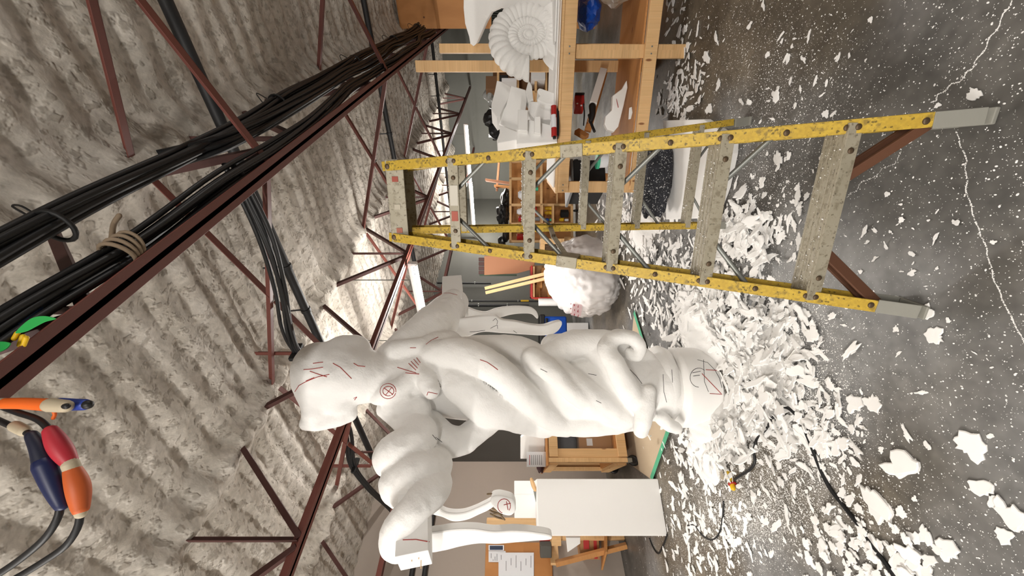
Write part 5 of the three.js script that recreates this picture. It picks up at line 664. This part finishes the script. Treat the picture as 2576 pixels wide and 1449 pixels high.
// ---------- coloured cable connectors hanging close to the photographer ----------
{
  const thin = (r) => typeof r === 'function' ? t => r(t) * 0.8 : r * 0.82, sw = (pts, r, seg = 24, rs = 16) => tube(pts.map(p => P(...p)), thin(r), seg, rs), orange = std(0xe0641a, 0.5), blue = std(0x1c3a98, 0.45), navy = std(0x151a30, 0.5), pink = std(0xb32a38, 0.5), ivory = std(0xb9ac93, 0.6), orange2 = std(0xc25a24, 0.55);
  const a = thing('cable_connector', 'orange and blue sleeved cable connector end with an ivory collar hanging at the joist', 'connector');
  obj('sleeve', sw([[10, 1015, 0.79], [60, 1015, 0.79], [130, 1019, 0.79]], t => 0.0135 + 0.0025 * t), orange, a, 'orange tape sleeve'); obj('collar', sw([[126, 1019, 0.789], [150, 1021, 0.787], [166, 1022, 0.785]], t => 0.0175 - 0.002 * t), ivory, a, 'ivory collar'); obj('collar', sw([[-4, 1015, 0.79], [9, 1015, 0.79]], 0.0135), ivory, a); obj('bore', sw([[163, 1022, 0.779], [168, 1022, 0.777]], 0.007), M.black, a);
  obj('sleeve', sw([[150, 1017, 0.805], [190, 1018, 0.805], [212, 1018, 0.804]], t => 0.0165 - 0.002 * t), blue, a, 'blue tape sleeve'); obj('tip', sw([[210, 1018, 0.803], [222, 1018, 0.802]], 0.011), M.black, a); obj('tape_tail', sw([[132, 1030, 0.788], [138, 1042, 0.788], [134, 1052, 0.788]], 0.004, 10, 8), orange, a); obj('cable', sw([[10, 1015, 0.79], [-40, 1012, 0.8], [-90, 1000, 0.82]], 0.008), M.cable, a);
  const b = thing('cable_connector', 'crimson and orange taped cable connector pair looping down beside a navy one', 'connector');
  obj('cable', sw([[-30, 1010, 0.82], [40, 1036, 0.8], [100, 1058, 0.79], [132, 1090, 0.78]], 0.0075), M.cable, b); obj('sleeve', sw([[128, 1086, 0.78], [150, 1125, 0.775], [180, 1170, 0.77]], t => 0.011 + 0.011 * Math.sin(Math.PI * clamp(0.15 + 0.75 * t))), pink, b, 'crimson tape sleeve'); obj('collar', sw([[176, 1166, 0.77], [183, 1183, 0.77]], 0.0165), ivory, b); obj('sleeve', sw([[181, 1180, 0.77], [196, 1225, 0.765], [203, 1278, 0.76]], t => 0.017 + 0.006 * Math.sin(Math.PI * t)), orange2, b, 'orange tape sleeve'); obj('collar', sw([[203, 1274, 0.76], [203, 1292, 0.758]], t => 0.016 - 0.004 * t), ivory, b); obj('cable', sw([[203, 1288, 0.758], [196, 1325, 0.755], [168, 1370, 0.75], [110, 1412, 0.745], [30, 1460, 0.74], [-80, 1520, 0.735]], 0.0078), M.cable, b);
  const c = thing('cable_connector', 'navy and black taped cable connector hanging nearest the picture bottom left', 'connector');
  obj('collar', sw([[38, 1072, 0.79], [62, 1084, 0.785]], 0.013), ivory, c); obj('cable', sw([[-30, 1045, 0.83], [20, 1068, 0.8], [60, 1084, 0.785], [90, 1102, 0.775]], 0.0075), M.cable, c); obj('sleeve', sw([[80, 1096, 0.775], [100, 1130, 0.77], [118, 1175, 0.765]], t => 0.013 + 0.011 * t), navy, c, 'black tape sleeve'); obj('sleeve', sw([[114, 1168, 0.765], [135, 1220, 0.76], [155, 1270, 0.755]], t => 0.0245 - 0.004 * t - 0.006 * t * t * t), std(0x101c48, 0.45), c, 'navy tape sleeve'); obj('cable', sw([[152, 1266, 0.755], [148, 1295, 0.75], [120, 1345, 0.745], [60, 1400, 0.74], [-20, 1455, 0.735], [-90, 1500, 0.73]], 0.008), M.cable, c);
  // taped ends among the cables on the joist
  const rib = (pts, d, th = 0.003) => { const cx = pts[0][0], cy = pts[0][1], sc = d / F; return slab(pts.map(([x, y]) => [(cy - y) * sc, (cx - x) * sc]), P(cx, cy, d), RIGHT, UP, th, 0.0008, true); };
  tag(obj('tape_flag', rib([[38, 838], [55, 818], [80, 800], [110, 795], [139, 802], [112, 810], [88, 822], [64, 834]], 0.84), std(0x1f9a45, 0.5)), 'bright green tape flag on the cables lying on the joist', 'tape'); tag(obj('tape_flag', rib([[-12, 862], [24, 864], [14, 878], [-10, 886]], 0.83), std(0x1f9a45, 0.5)), 'second green tape flag at the very end of the cable bundle', 'tape');
  const y = thing('taped_ends', 'yellow and blue taped cable ends beside the green tape flag', 'cable ends'); for (const [x0, y0, x1, y1, m] of [[44, 838, 36, 852, M.yellowPlastic], [58, 846, 50, 868, M.yellowPlastic], [66, 850, 58, 870, M.yellowPlastic]]) obj('sleeve', sw([[x0, y0, 0.855], [x1, y1, 0.855]], 0.006), m, y); obj('sleeve', sw([[92, 776, 0.93], [60, 806, 0.9]], 0.013), std(0x2a4a78, 0.5), y, 'blue sleeve');
}
// ---------- pen marks drawn on the foam ----------
{
  scene.updateMatrixWorld(true); const rc = new THREE.Raycaster(), cam = V(0, H, 0), circ = (x, y, rx, ry, a0, a1, n = 14) => Array.from({ length: n + 1 }, (_, i) => { const a = mix(a0, a1, i / n); return [x + rx * Math.cos(a), y + ry * Math.sin(a)]; });
  const draw = (pts, m, w = 0.0016) => {
    const L = []; for (let k = 0; k < pts.length - 1; k++) { const n = Math.max(1, Math.ceil(Math.hypot(pts[k + 1][0] - pts[k][0], pts[k + 1][1] - pts[k][1]) / 5)); for (let i = 0; i < n; i++) L.push([mix(pts[k][0], pts[k + 1][0], i / n), mix(pts[k][1], pts[k + 1][1], i / n)]); } L.push(pts[pts.length - 1]);
    const Q = []; for (const [x, y] of L) { rc.set(cam, P(x, y, 1).sub(cam).normalize()); const hit = rc.intersectObjects(octoMeshes, false)[0]; if (!hit) continue; if (Q.length && Q[Q.length - 1].distanceTo(hit.point) > 0.06) break; Q.push(hit.point.clone().addScaledVector(rc.ray.direction, 0.0)); }
    if (Q.length > 1) obj('pen_mark', tube(Q, w, Q.length * 2, 5), m, OCTO);
  };
  const R = M.markerRed, K = M.marker;
  for (const p of [[[742, 985], [752, 970], [766, 962], [782, 955]], [[782, 955], [800, 948], [828, 942]], [[770, 958], [790, 950]], [[764, 930], [788, 928], [812, 924]], [[780, 934], [800, 941], [822, 948]], [[838, 914], [856, 924], [872, 940], [884, 952]], [[890, 914], [900, 920], [918, 922]], [[788, 914], [812, 911]], [[1000, 924], [1022, 931], [1046, 938]], [[1028, 914], [1046, 931]], [[1034, 909], [1050, 926]], [[1041, 904], [1053, 918]], [[1048, 900], [1057, 912]], [[1020, 938], [1054, 941]], [[1072, 866], [1085, 856], [1102, 848]], [[1032, 875], [1046, 875]], [[1074, 994], [1077, 986], [1100, 991]], [[1208, 905], [1225, 911], [1240, 921], [1252, 930]], [[1014, 1358], [1046, 1357], [1080, 1363]], [[1112, 738], [1130, 737], [1150, 742]], [[1776, 930], [1806, 932]], [[1766, 940], [1790, 965], [1814, 990]], [[1786, 990], [1816, 992]], circ(976, 984, 20, 19, 0.3, 6.4, 18), circ(977, 984, 14, 12, 1.2, 7.2, 14), [[966, 976], [988, 992]], [[970, 994], [986, 974]], circ(1268, 1273, 16, 18, 1.9, 6.9, 16), [[1274, 1262], [1278, 1282]], [[1268, 1270], [1284, 1266]], [[892, 1006], [898, 998], [890, 1002]]]) draw(p, R, 0.002);
  for (const p of [[[1088, 1094], [1098, 1106], [1112, 1116], [1117, 1092]], [[1096, 1100], [1112, 1112]], [[1100, 1096], [1114, 1104]], [[1668, 942], [1670, 985], [1677, 1012]], [[1690, 930], [1692, 962]], [[1755, 905], [1780, 912], [1798, 930], [1810, 952], [1816, 975]], circ(1758, 950, 22, 24, 1.6, 5.4, 14), [[1742, 938], [1762, 934]], [[1744, 946], [1760, 944]], [[1770, 905], [1772, 960], [1782, 985]], [[1585, 930], [1600, 945], [1615, 965]], [[1360, 928], [1376, 936]], [[1240, 807], [1247, 801], [1252, 808], [1250, 816]], [[1234, 826], [1243, 821], [1251, 818], [1252, 827]], [[1182, 835], [1200, 834], [1220, 831]], [[1292, 832], [1300, 838]], [[1500, 1008], [1512, 1014]], [[1480, 940], [1500, 944]]]) draw(p, K, 0.0015);
}
renderer.render(scene, camera);
